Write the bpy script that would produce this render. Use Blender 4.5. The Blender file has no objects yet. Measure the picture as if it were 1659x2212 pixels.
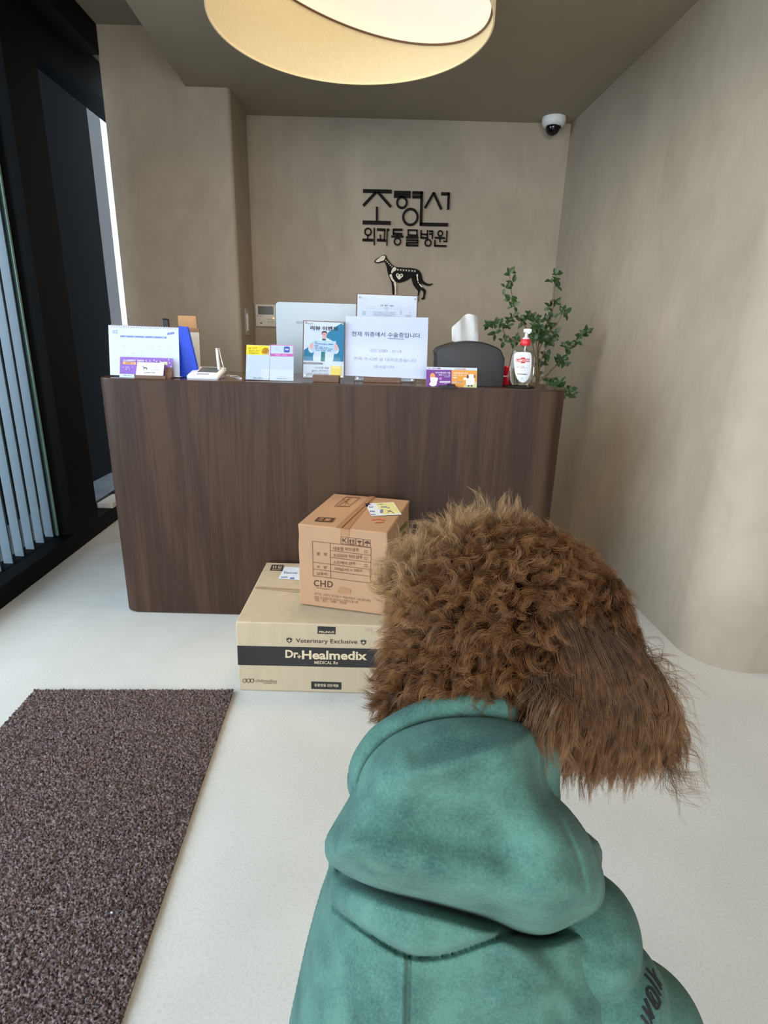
import bpy, bmesh, math, random
import numpy as np
from mathutils import Vector, Matrix
from mathutils.geometry import tessellate_polygon
from mathutils.bvhtree import BVHTree

random.seed(7); RNG = np.random.default_rng(7)
scene = bpy.context.scene
COL = scene.collection
PI = math.pi

# ------------------------------------------------------------------ camera
F = 1220.0; TH = math.radians(17.8); RO = math.radians(1.57); CAMH = 1.27
fwd = np.array([0, math.cos(TH), -math.sin(TH)])
r0 = np.array([1.0, 0, 0]); u0 = np.cross(r0, fwd)
right = math.cos(RO) * r0 + math.sin(RO) * u0
up = np.cross(right, fwd)
CAM = np.array([0, 0, CAMH])
cd = bpy.data.cameras.new('camera'); cam = bpy.data.objects.new('camera', cd); COL.objects.link(cam)
cd.sensor_fit = 'VERTICAL'; cd.sensor_height = 24.0; cd.lens = 24.0 * F / 2212
cd.clip_start = 0.02; cd.clip_end = 100
cam.matrix_world = Matrix(((right[0], up[0], -fwd[0], CAM[0]), (right[1], up[1], -fwd[1], CAM[1]), (right[2], up[2], -fwd[2], CAM[2]), (0, 0, 0, 1)))
scene.camera = cam

def ray(x, y): return fwd + right * ((x - 829.5) / F) + up * (-(y - 1106) / F)
def on_y(x, y, Y): v = ray(x, y); return CAM + v * (Y / v[1])
def on_z(x, y, Z): v = ray(x, y); return CAM + v * ((Z - CAMH) / v[2])
def on_plane(x, y, p, n): v = ray(x, y); return CAM + v * (((np.asarray(p) - CAM) @ n) / (v @ n))

# ------------------------------------------------------------------ materials
def lin(c):
    return tuple((x / 12.92 if x <= .04045 else ((x + .055) / 1.055) ** 2.4) for x in [k / 255 for k in c])
MATS = {}
def nodes(m): return m.node_tree.nodes, m.node_tree.links
def mat(name, rgb, rough=.6, metal=0, vary=.06, scale=40, bump=0, bscale=300, spec=.5, sheen=0, coat=0, trans=0, stretch=None, srgb=True, bdist=.002):
    if name in MATS: return MATS[name]
    m = bpy.data.materials.new(name); m.use_nodes = True; N, L = nodes(m)
    b = N['Principled BSDF']; c = lin(rgb) if srgb else rgb
    b.inputs['Roughness'].default_value = rough; b.inputs['Metallic'].default_value = metal
    b.inputs['Specular IOR Level'].default_value = spec
    b.inputs['Sheen Weight'].default_value = sheen; b.inputs['Coat Weight'].default_value = coat
    if trans: b.inputs['Transmission Weight'].default_value = trans
    tc = N.new('ShaderNodeTexCoord'); mp = N.new('ShaderNodeMapping')
    L.new(tc.outputs['Object'], mp.inputs[0])
    if stretch: mp.inputs['Scale'].default_value = stretch
    n = N.new('ShaderNodeTexNoise'); n.inputs['Scale'].default_value = scale; n.inputs['Detail'].default_value = 4
    L.new(mp.outputs[0], n.inputs['Vector'])
    r = N.new('ShaderNodeValToRGB'); e = r.color_ramp.elements
    e[0].position = .3; e[1].position = .7
    e[0].color = (*[x * (1 - vary) for x in c], 1); e[1].color = (*[min(1, x * (1 + vary)) for x in c], 1)
    L.new(n.outputs[0], r.inputs[0]); L.new(r.outputs[0], b.inputs['Base Color'])
    if bump:
        n2 = N.new('ShaderNodeTexNoise'); n2.inputs['Scale'].default_value = bscale; n2.inputs['Detail'].default_value = 3
        L.new(mp.outputs[0], n2.inputs['Vector'])
        bp = N.new('ShaderNodeBump'); bp.inputs['Strength'].default_value = bump; bp.inputs['Distance'].default_value = bdist
        L.new(n2.outputs[0], bp.inputs['Height']); L.new(bp.outputs[0], b.inputs['Normal'])
    MATS[name] = m; return m

def ink(rgb, rough=.6): return mat('ink_%02x%02x%02x_%d' % (*rgb, int(rough * 10)), rgb, rough, vary=.03)

def plaster(name, rgb, vary=.09, rough=.75):
    m = bpy.data.materials.new(name); m.use_nodes = True; N, L = nodes(m); b = N['Principled BSDF']
    b.inputs['Roughness'].default_value = rough; b.inputs['Specular IOR Level'].default_value = .3
    tc = N.new('ShaderNodeTexCoord')
    n1 = N.new('ShaderNodeTexNoise'); n1.inputs['Scale'].default_value = 1.7; n1.inputs['Detail'].default_value = 6; n1.inputs['Distortion'].default_value = .8
    n2 = N.new('ShaderNodeTexNoise'); n2.inputs['Scale'].default_value = 9; n2.inputs['Detail'].default_value = 8; n2.inputs['Distortion'].default_value = 1.2
    mp = N.new('ShaderNodeMapping'); mp.inputs['Scale'].default_value = (1, 1, .6)
    L.new(tc.outputs['Object'], mp.inputs[0])
    for n in (n1, n2): L.new(mp.outputs[0], n.inputs['Vector'])
    mx = N.new('ShaderNodeMath'); mx.operation = 'MULTIPLY_ADD'; mx.inputs[1].default_value = .45
    L.new(n2.outputs[0], mx.inputs[0]); L.new(n1.outputs[0], mx.inputs[2])
    c = lin(rgb); r = N.new('ShaderNodeValToRGB'); e = r.color_ramp.elements
    e[0].position = .45; e[1].position = 1.0
    e[0].color = (*[x * (1 - vary) for x in c], 1); e[1].color = (*[x * (1 + vary) for x in c], 1)
    L.new(mx.outputs[0], r.inputs[0]); L.new(r.outputs[0], b.inputs['Base Color'])
    bp = N.new('ShaderNodeBump'); bp.inputs['Strength'].default_value = .12; bp.inputs['Distance'].default_value = .01
    L.new(mx.outputs[0], bp.inputs['Height']); L.new(bp.outputs[0], b.inputs['Normal'])
    MATS[name] = m; return m

M_WALL = plaster('beige_plaster', (166, 153, 136), .15)
M_CEIL = plaster('ceiling_plaster', (157, 148, 131), .05)

def floor_mat():
    m = bpy.data.materials.new('microcement_floor'); m.use_nodes = True; N, L = nodes(m); b = N['Principled BSDF']
    tc = N.new('ShaderNodeTexCoord')
    n1 = N.new('ShaderNodeTexNoise'); n1.inputs['Scale'].default_value = 2.2; n1.inputs['Detail'].default_value = 6
    n2 = N.new('ShaderNodeTexNoise'); n2.inputs['Scale'].default_value = 150; n2.inputs['Detail'].default_value = 5
    for n in (n1, n2): L.new(tc.outputs['Object'], n.inputs['Vector'])
    r1 = N.new('ShaderNodeValToRGB'); e = r1.color_ramp.elements
    e[0].position = .3; e[1].position = .75; e[0].color = (.575, .555, .515, 1); e[1].color = (.68, .66, .62, 1)
    L.new(n1.outputs[0], r1.inputs[0])
    r2 = N.new('ShaderNodeValToRGB'); e = r2.color_ramp.elements
    e[0].position = .34; e[1].position = .52; e[0].color = (.91, .90, .885, 1); e[1].color = (1, 1, 1, 1)
    L.new(n2.outputs[0], r2.inputs[0])
    mx = N.new('ShaderNodeMix'); mx.data_type = 'RGBA'; mx.blend_type = 'MULTIPLY'; mx.inputs[0].default_value = 1
    L.new(r1.outputs[0], mx.inputs[6]); L.new(r2.outputs[0], mx.inputs[7]); L.new(mx.outputs[2], b.inputs['Base Color'])
    b.inputs['Roughness'].default_value = .42; b.inputs['Specular IOR Level'].default_value = .35
    return m
M_FLOOR = floor_mat()

def walnut(name, dark=(49, 31, 20), mid=(58, 38, 26), light=(72, 49, 34), rough=.5, axis=(9, 9, .55)):
    m = bpy.data.materials.new(name); m.use_nodes = True; N, L = nodes(m); b = N['Principled BSDF']
    tc = N.new('ShaderNodeTexCoord'); mp = N.new('ShaderNodeMapping'); mp.inputs['Scale'].default_value = axis
    L.new(tc.outputs['Object'], mp.inputs[0])
    n0 = N.new('ShaderNodeTexNoise'); n0.inputs['Scale'].default_value = .45; n0.inputs['Detail'].default_value = 3; n0.inputs['Distortion'].default_value = 1.5
    n1 = N.new('ShaderNodeTexNoise'); n1.inputs['Scale'].default_value = 2.2; n1.inputs['Detail'].default_value = 8; n1.inputs['Distortion'].default_value = 2.0
    mp2 = N.new('ShaderNodeMapping'); mp2.inputs['Scale'].default_value = [a * (11 if a > 2 else 3) for a in axis]; L.new(tc.outputs['Object'], mp2.inputs[0])
    n2 = N.new('ShaderNodeTexNoise'); n2.inputs['Scale'].default_value = 2; n2.inputs['Detail'].default_value = 5
    L.new(mp.outputs[0], n0.inputs['Vector']); L.new(mp.outputs[0], n1.inputs['Vector']); L.new(mp2.outputs[0], n2.inputs['Vector'])
    a1 = N.new('ShaderNodeMath'); a1.operation = 'MULTIPLY_ADD'; a1.inputs[1].default_value = .55; L.new(n1.outputs[0], a1.inputs[0]); L.new(n0.outputs[0], a1.inputs[2])
    a2 = N.new('ShaderNodeMath'); a2.operation = 'MULTIPLY_ADD'; a2.inputs[1].default_value = .28; L.new(n2.outputs[0], a2.inputs[0]); L.new(a1.outputs[0], a2.inputs[2])
    r = N.new('ShaderNodeValToRGB'); e = r.color_ramp.elements
    e[0].position = .66; e[1].position = 1.2 if False else 1.0
    e[0].color = (*lin(dark), 1); e[1].color = (*lin(light), 1); k = e.new(.84); k.color = (*lin(mid), 1)
    L.new(a2.outputs[0], r.inputs[0]); L.new(r.outputs[0], b.inputs['Base Color'])
    b.inputs['Roughness'].default_value = rough; b.inputs['Specular IOR Level'].default_value = .3
    bp = N.new('ShaderNodeBump'); bp.inputs['Strength'].default_value = .06; bp.inputs['Distance'].default_value = .002
    L.new(n2.outputs[0], bp.inputs['Height']); L.new(bp.outputs[0], b.inputs['Normal'])
    MATS[name] = m; return m
M_WALNUT = walnut('walnut_veneer')
M_WALNUT_TOP = walnut('walnut_top', dark=(44, 28, 20), mid=(60, 40, 29), light=(80, 55, 40), rough=.18, axis=(.55, 9, 9))
M_WOOD_SMALL = mat('small_walnut', (104, 72, 52), .5, vary=.2, scale=6, stretch=(2, 25, 25))

def glass_mat(name, tint=(1, 1, 1), refl=.9, rough=.0, ior=1.45):
    m = bpy.data.materials.new(name); m.use_nodes = True; N, L = nodes(m); N.remove(N['Principled BSDF'])
    t = N.new('ShaderNodeBsdfTransparent'); t.inputs[0].default_value = (*tint, 1)
    g = N.new('ShaderNodeBsdfGlossy'); g.inputs['Roughness'].default_value = rough; g.inputs[0].default_value = (refl, refl, refl, 1)
    f = N.new('ShaderNodeFresnel'); f.inputs[0].default_value = ior
    gm = N.new('ShaderNodeNewGeometry'); k1_ = N.new('ShaderNodeMath'); k1_.operation = 'SUBTRACT'; k1_.inputs[0].default_value = 1; L.new(gm.outputs['Backfacing'], k1_.inputs[1])
    k2_ = N.new('ShaderNodeMath'); k2_.operation = 'MULTIPLY'; L.new(f.outputs[0], k2_.inputs[0]); L.new(k1_.outputs[0], k2_.inputs[1])
    mx = N.new('ShaderNodeMixShader'); L.new(k2_.outputs[0], mx.inputs[0]); L.new(t.outputs[0], mx.inputs[1]); L.new(g.outputs[0], mx.inputs[2])
    L.new(mx.outputs[0], N['Material Output'].inputs[0]); MATS[name] = m; return m
M_GLASS = glass_mat('window_glass', (.70, .74, .76), .5)
M_ACRYL = glass_mat('clear_acrylic', (.97, .98, .98), .3, .03)
M_SLEEVE = glass_mat('plastic_sleeve', (.98, .98, 1), .42, .09, 1.45)
M_BOTTLE = glass_mat('clear_bottle', (.95, .96, .96), .7, .05, 1.35)

def emit_mat(name, rgb, strength, base=(.8, .75, .65)):
    m = bpy.data.materials.new(name); m.use_nodes = True; N, L = nodes(m); b = N['Principled BSDF']
    b.inputs['Base Color'].default_value = (*base, 1); b.inputs['Emission Color'].default_value = (*rgb, 1); b.inputs['Emission Strength'].default_value = strength
    b.inputs['Roughness'].default_value = .8
    MATS[name] = m; return m

M_BLACK = mat('black_metal', (5, 5, 7), .3, vary=.1)
M_FRAME = mat('window_frame_black', (5, 5, 6), .6, vary=.1, spec=.12)
M_BLACKM = mat('black_matte', (12, 12, 13), .6)
M_WHITE = mat('white_plastic', (228, 230, 232), .35)
M_PAPER = mat('white_paper', (200, 209, 228), .55, vary=.02)
M_CHROME = mat('chrome', (200, 200, 200), .15, 1)

# ------------------------------------------------------------------ mesh builder
class MB:
    def __init__(s): s.v = []; s.f = []; s.mi = []; s.mats = []
    def m(s, mt):
        if mt not in s.mats: s.mats.append(mt)
        return s.mats.index(mt)
    def add(s, vs, fs, mt):
        o = len(s.v); k = s.m(mt); s.v += [tuple(map(float, p)) for p in vs]
        for f in fs: s.f.append(tuple(i + o for i in f)); s.mi.append(k)
    def box(s, lo, hi, mt, M=None, bev=0, seg=2):
        bm = bmesh.new(); bmesh.ops.create_cube(bm, size=1)
        lo, hi = Vector(lo), Vector(hi); c = (lo + hi) / 2; d = hi - lo
        for v in bm.verts: v.co = Vector((v.co.x * d.x, v.co.y * d.y, v.co.z * d.z)) + c
        if bev: bmesh.ops.bevel(bm, geom=bm.edges[:] , offset=bev, segments=seg, affect='EDGES', profile=.5)
        s.bm(bm, mt, M)
    def bm(s, bm, mt, M=None):
        bm.verts.index_update(); vs = [(M @ v.co if M else v.co) for v in bm.verts]; fs = [[v.index for v in f.verts] for f in bm.faces]
        s.add(vs, fs, mt); bm.free()
    def prism(s, poly, z0, z1, mt, M=None, bev=0, hole=None):
        tri = tessellate_polygon([[Vector((p[0], p[1], 0)) for p in poly]]); n = len(poly)
        vs = [Vector((p[0], p[1], z0)) for p in poly] + [Vector((p[0], p[1], z1)) for p in poly]
        fs = [tuple(t) for t in tri] + [tuple(i + n for i in t) for t in tri] + [(i, (i + 1) % n, (i + 1) % n + n, i + n) for i in range(n)]
        if M: vs = [M @ v for v in vs]
        s.add(vs, fs, mt)
    def lathe(s, prof, mt, c=(0, 0, 0), n=32, sx=1, sy=1, M=None, cap=True):
        vs = []; fs = []
        for (r, z) in prof:
            for i in range(n):
                a = 2 * PI * i / n; vs.append(Vector((c[0] + r * sx * math.cos(a), c[1] + r * sy * math.sin(a), c[2] + z)))
        for j in range(len(prof) - 1):
            for i in range(n): fs.append((j * n + i, j * n + (i + 1) % n, (j + 1) * n + (i + 1) % n, (j + 1) * n + i))
        if cap: fs.append(tuple(range(n - 1, -1, -1))); fs.append(tuple((len(prof) - 1) * n + i for i in range(n)))
        if M: vs = [M @ v for v in vs]
        s.add(vs, fs, mt)
    def tube(s, pts, rad, mt, n=8):
        pts = [Vector(p) for p in pts]; rs = rad if hasattr(rad, '__len__') else [rad] * len(pts); vs = []; fs = []
        for i, p in enumerate(pts):
            t = (pts[min(i + 1, len(pts) - 1)] - pts[max(i - 1, 0)]).normalized()
            a = t.orthogonal().normalized() if i == 0 else (pa - t * pa.dot(t)).normalized()
            pa = a; b = t.cross(a)
            for k in range(n): an = 2 * PI * k / n; vs.append(p + (a * math.cos(an) + b * math.sin(an)) * rs[i])
        for i in range(len(pts) - 1):
            for k in range(n): fs.append((i * n + k, i * n + (k + 1) % n, (i + 1) * n + (k + 1) % n, (i + 1) * n + k))
        fs.append(tuple(range(n - 1, -1, -1))); fs.append(tuple((len(pts) - 1) * n + k for k in range(n)))
        s.add(vs, fs, mt)
    def build(s, name, parent=None, smooth=None, fixn=True):
        me = bpy.data.meshes.new(name); me.from_pydata(s.v, [], s.f)
        for x in s.mats: me.materials.append(x)
        me.polygons.foreach_set('material_index', s.mi); me.update()
        if fixn:
            bm = bmesh.new(); bm.from_mesh(me); bmesh.ops.recalc_face_normals(bm, faces=bm.faces); bm.to_mesh(me); bm.free()
        if smooth is not None:
            me.shade_smooth() if hasattr(me, 'shade_smooth') else None
            me.set_sharp_from_angle(angle=math.radians(smooth))
        o = bpy.data.objects.new(name, me); COL.objects.link(o)
        if parent is not None:
            o.parent = parent; o.matrix_parent_inverse = pinv(parent)
        return o
def pinv(p):
    return Matrix.Translation(p.location).inverted() if p.type == 'EMPTY' else Matrix.Identity(4)
def one(name, parent=None, smooth=None):
    b = MB(); return b
def thing(name, label, cat, loc=(0, 0, 0), group=None):
    o = bpy.data.objects.new(name, None); COL.objects.link(o); o.location = [float(k) for k in loc]; o.empty_display_size = .05
    tag(o, label, cat, group); return o
def tag(o, label, cat, group=None):
    o['label'] = label; o['category'] = cat
    if group: o['group'] = group
    return o
def struct(o, label=None):
    o['kind'] = 'structure'
    if label: o['label'] = label
    return o
def smooth_poly(pts, n=6, closed=True):
    P = np.array(pts, float); out = []; N = len(P)
    for i in range(N if closed else N - 1):
        p0, p1, p2, p3 = (P[(i - 1) % N], P[i], P[(i + 1) % N], P[(i + 2) % N]) if closed else (P[max(i - 1, 0)], P[i], P[i + 1], P[min(i + 2, N - 1)])
        for k in range(n):
            t = k / n; out.append(.5 * ((2 * p1) + (-p0 + p2) * t + (2 * p0 - 5 * p1 + 4 * p2 - p3) * t * t + (-p0 + 3 * p1 - 3 * p2 + p3) * t ** 3))
    if not closed: out.append(P[-1])
    return np.array(out)

# ------------------------------------------------------------------ text and flat print on a real plane
_tx = {}
def text_geo(s, bold=0):
    k = (s, bold)
    if k not in _tx:
        cu = bpy.data.curves.new('lettering', 'FONT'); cu.body = s; cu.resolution_u = 3; cu.offset = bold
        o = bpy.data.objects.new('lettering', cu); COL.objects.link(o)
        me = bpy.data.meshes.new_from_object(o.evaluated_get(bpy.context.evaluated_depsgraph_get()))
        v = np.array([p.co[:] for p in me.vertices]).reshape(-1, 3); f = [tuple(p.vertices) for p in me.polygons]
        bpy.data.objects.remove(o); bpy.data.curves.remove(cu); bpy.data.meshes.remove(me); _tx[k] = (v, f)
    return _tx[k]

class Print:
    """flat print lying on a plane of the place; coordinates are read off an enlarged view of the photograph"""
    def __init__(s, p, n, origin=(0, 0), scale=1.0):
        s.p = np.asarray(p, float); s.n = np.asarray(n, float) / np.linalg.norm(n); s.o = origin; s.k = scale; s.mb = MB(); s.mt = MB()
        if s.n @ (CAM - s.p) < 0: s.n = -s.n
    def pt(s, x, y, layer=1):
        return on_plane(s.o[0] + x / s.k, s.o[1] + y / s.k, s.p + s.n * layer * .00035, s.n)
    def poly(s, pts, mt, layer=1, smooth=0, to=None):
        if smooth: pts = smooth_poly(pts, smooth)
        tri = tessellate_polygon([[Vector((float(p[0]), float(p[1]), 0)) for p in pts]])
        (to or s.mb).add([s.pt(p[0], p[1], layer) for p in pts], [tuple(t) for t in tri], mt)
    def rect(s, x0, y0, x1, y1, mt, layer=1, dy=0): s.poly([(x0, y0), (x1, y0 + dy), (x1, y1 + dy), (x0, y1)], mt, layer)
    def line(s, a, b, w, mt, layer=1):
        a, b = np.array(a, float), np.array(b, float); d = (b - a) / np.linalg.norm(b - a); n = np.array([-d[1], d[0]]) * w / 2
        s.poly([a + n, b + n, b - n, a - n], mt, layer)
    def ell(s, cx, cy, rx, ry, mt, layer=1, n=20): s.poly([(cx + rx * math.cos(2 * PI * i / n), cy + ry * math.sin(2 * PI * i / n)) for i in range(n)], mt, layer)
    def ring(s, cx, cy, r, w, mt, layer=1, n=24, e=1):
        vs = []; 
        for i in range(n):
            a = 2 * PI * i / n
            for q in (r - w / 2, r + w / 2): vs.append(s.pt(cx + q * math.cos(a), cy + q * e * math.sin(a), layer))
        s.mb.add(vs, [(2 * i, 2 * i + 1, (2 * i + 3) % (2 * n), (2 * i + 2) % (2 * n)) for i in range(n)], mt)
    def text(s, t, x0, y0, x1, y1, mt, layer=2, dy=0, bold=0, shear=0):
        """box of the writing: x0..x1, top y0, bottom y1; dy is the drop at its right end"""
        v, f = text_geo(t, bold); lo = v.min(0); hi = v.max(0); w = hi - lo
        a = (v[:, 0] - lo[0]) / w[0]; b = (v[:, 1] - lo[1]) / w[1]
        s.mt.add([s.pt(x0 + (x1 - x0) * i + shear * j, y1 + (y0 - y1) * j + dy * i, layer) for i, j in zip(a, b)], f, mt)
    def scribble(s, x0, y0, x1, y1, mt, dy=0, layer=2, n=None):
        """small print too fine to read"""
        n = n or max(3, int((x1 - x0) / (abs(y1 - y0) * .9 + 1e-6))); w = (x1 - x0) / n
        for i in range(n):
            if random.random() < .16: continue
            a = x0 + w * (i + .1); d = dy * i / n; hh = (y1 - y0) * random.uniform(.0, .25)
            s.poly([(a, y0 + d + hh), (a + w * random.uniform(.55, .85), y0 + d + hh), (a + w * random.uniform(.55, .85), y1 + d), (a, y1 + d)], mt, layer, to=s.mt)
    def build(s, parent, art='printed_artwork', txt='lettering', label=None):
        if s.mb.f: s.mb.build(art, parent, fixn=False)
        if s.mt.f: s.mt.build(txt, parent, fixn=False)

# ================================================================== THE SETTING
b = MB(); b.box((-1.95, -2.7, -.08), (3.4, 4.6, 0), M_FLOOR); struct(b.build('floor'), 'off white speckled cement floor')
b = MB(); xl = lambda y: -1.179 - .0545 * (y - 2.99)
b.prism([(xl(-2.7), -2.7), (3.4, -2.7), (3.4, 4.6), (xl(4.6), 4.6)], 2.6, 2.93, M_CEIL); struct(b.build('ceiling'), 'taupe plaster ceiling')
b = MB(); b.box((-1.99, -2.7, 2.889), (-.85, 4.6, 2.95), M_CEIL); struct(b.build('ceiling_recess'), 'raised ceiling strip along the window')
b = MB(); b.box((-1.1, 4.34, 0), (1.35, 4.6, 2.6), M_WALL); struct(b.build('wall_back'), 'beige plaster wall behind the reception counter')
b = MB(); pr = [(-1.72, 4.6), (-1.72, 3.9)]
pr += [(-.975 - .03 + .03 * math.sin(a), 3.93 - .03 * math.cos(a)) for a in np.linspace(0, PI / 2, 8)] + [(-.985, 4.6)]
b.prism(pr, 0, 2.9, M_WALL); struct(b.build('wall_left', smooth=40), 'beige plaster pier beside the window')
wx = lambda y: 1.155 - (y - 4.5) * .0523
c0 = (wx(2.18) + .21, 2.183); prof = [(wx(4.6), 4.6)] + [(wx(y), y) for y in (3.6, 2.6)]
prof += [(c0[0] - .21 * math.cos(a), c0[1] - .21 * math.sin(a)) for a in np.linspace(-.03, PI / 2, 24)] + [(3.3, 1.973), (3.3, -2.7), (3.5, -2.7), (3.5, 4.6)]
b = MB(); b.prism(prof, 0, 2.6, M_WALL); struct(b.build('wall_right', smooth=40), 'grey beige plaster wall with a rounded corner')
# street side behind the camera: piers, lintel and the shop front
b = MB(); b.box((-2.0, -2.8, 0), (-1.75, -2.6, 2.95), M_WALL); b.box((2.7, -2.8, 0), (3.4, -2.6, 2.6), M_WALL); b.box((-2.0, -2.8, 2.45), (3.4, -2.6, 2.95), M_WALL)
struct(b.build('wall_front'))
b = MB()
for x in (-1.72, -.6, .5, 1.6, 2.66): b.box((x - .03, -2.75, 0), (x + .03, -2.66, 2.45), M_BLACK)
b.box((-1.75, -2.75, 2.39), (2.7, -2.66, 2.45), M_BLACK); b.box((-1.75, -2.75, 0), (2.7, -2.66, .08), M_BLACK); b.box((-1.75, -2.75, 2.02), (2.7, -2.68, 2.07), M_BLACK)
struct(b.build('window_2'))
# left window wall, running back past the pier; line of its inner face
bx = lambda y: -1.756 - .0408 * (y - 2.325)
def along(y0, y1, i0, i1, z0, z1, mt, mb):
    mb.prism([(bx(y0) - i0, y0), (bx(y1) - i0, y1), (bx(y1) - i1, y1), (bx(y0) - i1, y0)], z0, z1, mt)
win = MB(); along(-2.6, 4.6, .0, .17, 0, .1, M_FRAME, win); along(-2.6, 3.895, -.105, .17, 2.74, 2.888, M_FRAME, win); along(3.36, 4.6, .0, .17, 2.6, 2.80, M_FRAME, win)
W1 = struct(win.build('window_1'), 'black framed window wall along the left side')
mu = MB(); along(3.06, 3.36, .0, .17, .1, 2.9, M_FRAME, mu); mu.build('mullion', W1)
for ya in (.9, -1.2):
    mu = MB(); along(ya, ya + .06, .03, .15, .1, 2.9, M_FRAME, mu); mu.build('mullion', W1)
for ya, yb in ((-2.6, -1.2), (-1.14, .9), (.96, 3.03), (3.36, 4.6)):
    g = MB(); along(ya, yb, .085, .095, .1, 2.72, M_GLASS, g); g.build('window_pane', W1)
M_EDGE = mat('glass_edge', (120, 150, 140), .2)
g = MB(); along(3.03, 3.045, .083, .098, .1, 2.72, M_EDGE, g); g.build('pane_edge', W1)
# outside: louvre fins before a dark wall
M_FIN = mat('louvre_metal', (118, 130, 138), .45, vary=.05)
fin = MB()
y = 1.95
while y < 3.8:
    if y < 3.02:
        x = bx(y) - .10; fin.box((x - .046, y - .005, .06), (x - .0, y + .005, 2.8), M_FIN)
    y += .097
along(1.9, 3.06, .10, .16, .02, .06, M_BLACK, fin); along(1.9, 3.06, .10, .16, 2.8, 2.85, M_BLACK, fin)
louv = fin.build('louvre_screen'); tag(louv, 'pale blue vertical louvre fins standing outside the left window', 'louvre screen')
b = MB(); b.box((-2.75, 2.5, -.08), (-2.6, 5.78, 3.6), mat('dark_render', (3, 5, 9), .9, spec=.1)); struct(b.build('wall_outside'))
b = MB(); b.box((-9, -12, -.16), (9, 14, -.081), mat('asphalt', (120, 122, 125), .9, vary=.15, scale=8)); struct(b.build('ground'))
# small white carton on the sill, half hidden by the counter
b = MB(); b.box((-1.90, 3.56, .1), (-1.80, 3.78, .135), mat('carton_white', (205, 200, 190), .6), bev=.003)
tag(b.build('small_carton'), 'small flat white carton on the black window sill beside the counter', 'carton')

# ================================================================== COUNTER
T = 1.058
def rr_counter(ins=0):
    P = []
    r = .07
    P += [(-1.2 + ins, 2.86 - ins)]
    P += [(-1.19 + r - (r - ins) * math.cos(a), 2.335 + r - (r - ins) * math.sin(a)) for a in np.linspace(0, PI / 2, 12)]
    r2 = .075
    P += [(.742 - r2 + (r2 - ins) * math.sin(a), 2.343 + r2 - (r2 - ins) * math.cos(a)) for a in np.linspace(0, PI / 2 + .12, 12)]
    P += [(.676 - ins, 2.78), (.62 - ins, 2.86 - ins)]
    return P
RC = thing('reception_counter', 'dark walnut reception counter with rounded corners', 'counter', (-.23, 2.6, 0))
b = MB(); b.prism(rr_counter(0), 0.004, T - .006, M_WALNUT); b.build('body', RC, smooth=35)
b = MB(); b.prism(rr_counter(.002), T - .006, T, M_WALNUT_TOP); b.build('countertop', RC, smooth=35)
b = MB(); b.box((-1.1, 2.862, .70), (.55, 3.35, .74), M_WALNUT, bev=.004); b.build('worktop', RC)
for x in (-1.05, .46):
    b = MB(); b.box((x, 2.9, 0), (x + .04, 3.32, .7), M_WALNUT); b.build('leg_panel', RC)

# ================================================================== LAMP
lc = (-.163, 2.448); R = .504
LP = thing('ceiling_lamp', 'large round drum ceiling lamp with tilted white diffuser', 'lamp', (lc[0], lc[1], 2.6))
M_SHADE = bpy.data.materials.new('fabric_shade'); M_SHADE.use_nodes = True
N, L = nodes(M_SHADE); bs = N['Principled BSDF']; bs.inputs['Roughness'].default_value = .9
tc = N.new('ShaderNodeTexCoord'); n = N.new('ShaderNodeTexNoise'); n.inputs['Scale'].default_value = 60; n.inputs['Detail'].default_value = 6; L.new(tc.outputs['Object'], n.inputs['Vector'])
r = N.new('ShaderNodeValToRGB'); e = r.color_ramp.elements; e[0].color = (*lin((214, 192, 148)), 1); e[1].color = (*lin((226, 206, 165)), 1); L.new(n.outputs[0], r.inputs[0]); L.new(r.outputs[0], bs.inputs['Base Color'])
L.new(r.outputs[0], bs.inputs['Emission Color']); bs.inputs['Emission Strength'].default_value = .30
MATS['fabric_shade'] = M_SHADE
M_DIFF = emit_mat('lamp_diffuser', (1.0, .88, .70), .74)
nn = 96; b = MB(); vs = []; fs = []
for i in range(nn):
    a = 2 * PI * i / nn
    for rr, z in ((R, 2.3), (R, 2.6), (R - .006, 2.6), (R - .006, 2.3)): vs.append((lc[0] + rr * math.cos(a), lc[1] + rr * math.sin(a), z))
for i in range(nn):
    j = (i + 1) % nn
    for k in range(4): fs.append((4 * i + k, 4 * j + k, 4 * j + (k + 1) % 4, 4 * i + (k + 1) % 4))
b.add(vs, fs, M_SHADE); b.build('lamp_shade', LP, smooth=40)
b = MB(); vs = []
for dz in (0, .02):
    for i in range(nn):
        a = 2 * PI * i / nn; dx, dy = (R - .012) * math.cos(a), (R - .012) * math.sin(a)
        vs.append((lc[0] + dx, lc[1] + dy, min(2.47 - .262 * dx + .057 * dy + dz, 2.598)))
b.add(vs, [tuple(range(nn)), tuple(range(2 * nn - 1, nn - 1, -1))] + [(i, (i + 1) % nn, (i + 1) % nn + nn, i + nn) for i in range(nn)], M_DIFF); b.build('diffuser', LP)
b = MB(); M_TRIM = mat('lamp_trim', (110, 80, 50), .5)
b.tube([(lc[0] + (R - .011) * math.cos(a), lc[1] + (R - .011) * math.sin(a), min(2.466 - .262 * (R - .011) * math.cos(a) + .057 * (R - .011) * math.sin(a), 2.59)) for a in np.linspace(0, 2 * PI, nn)], .004, M_TRIM, 6); b.build('trim_ring', LP)

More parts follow.
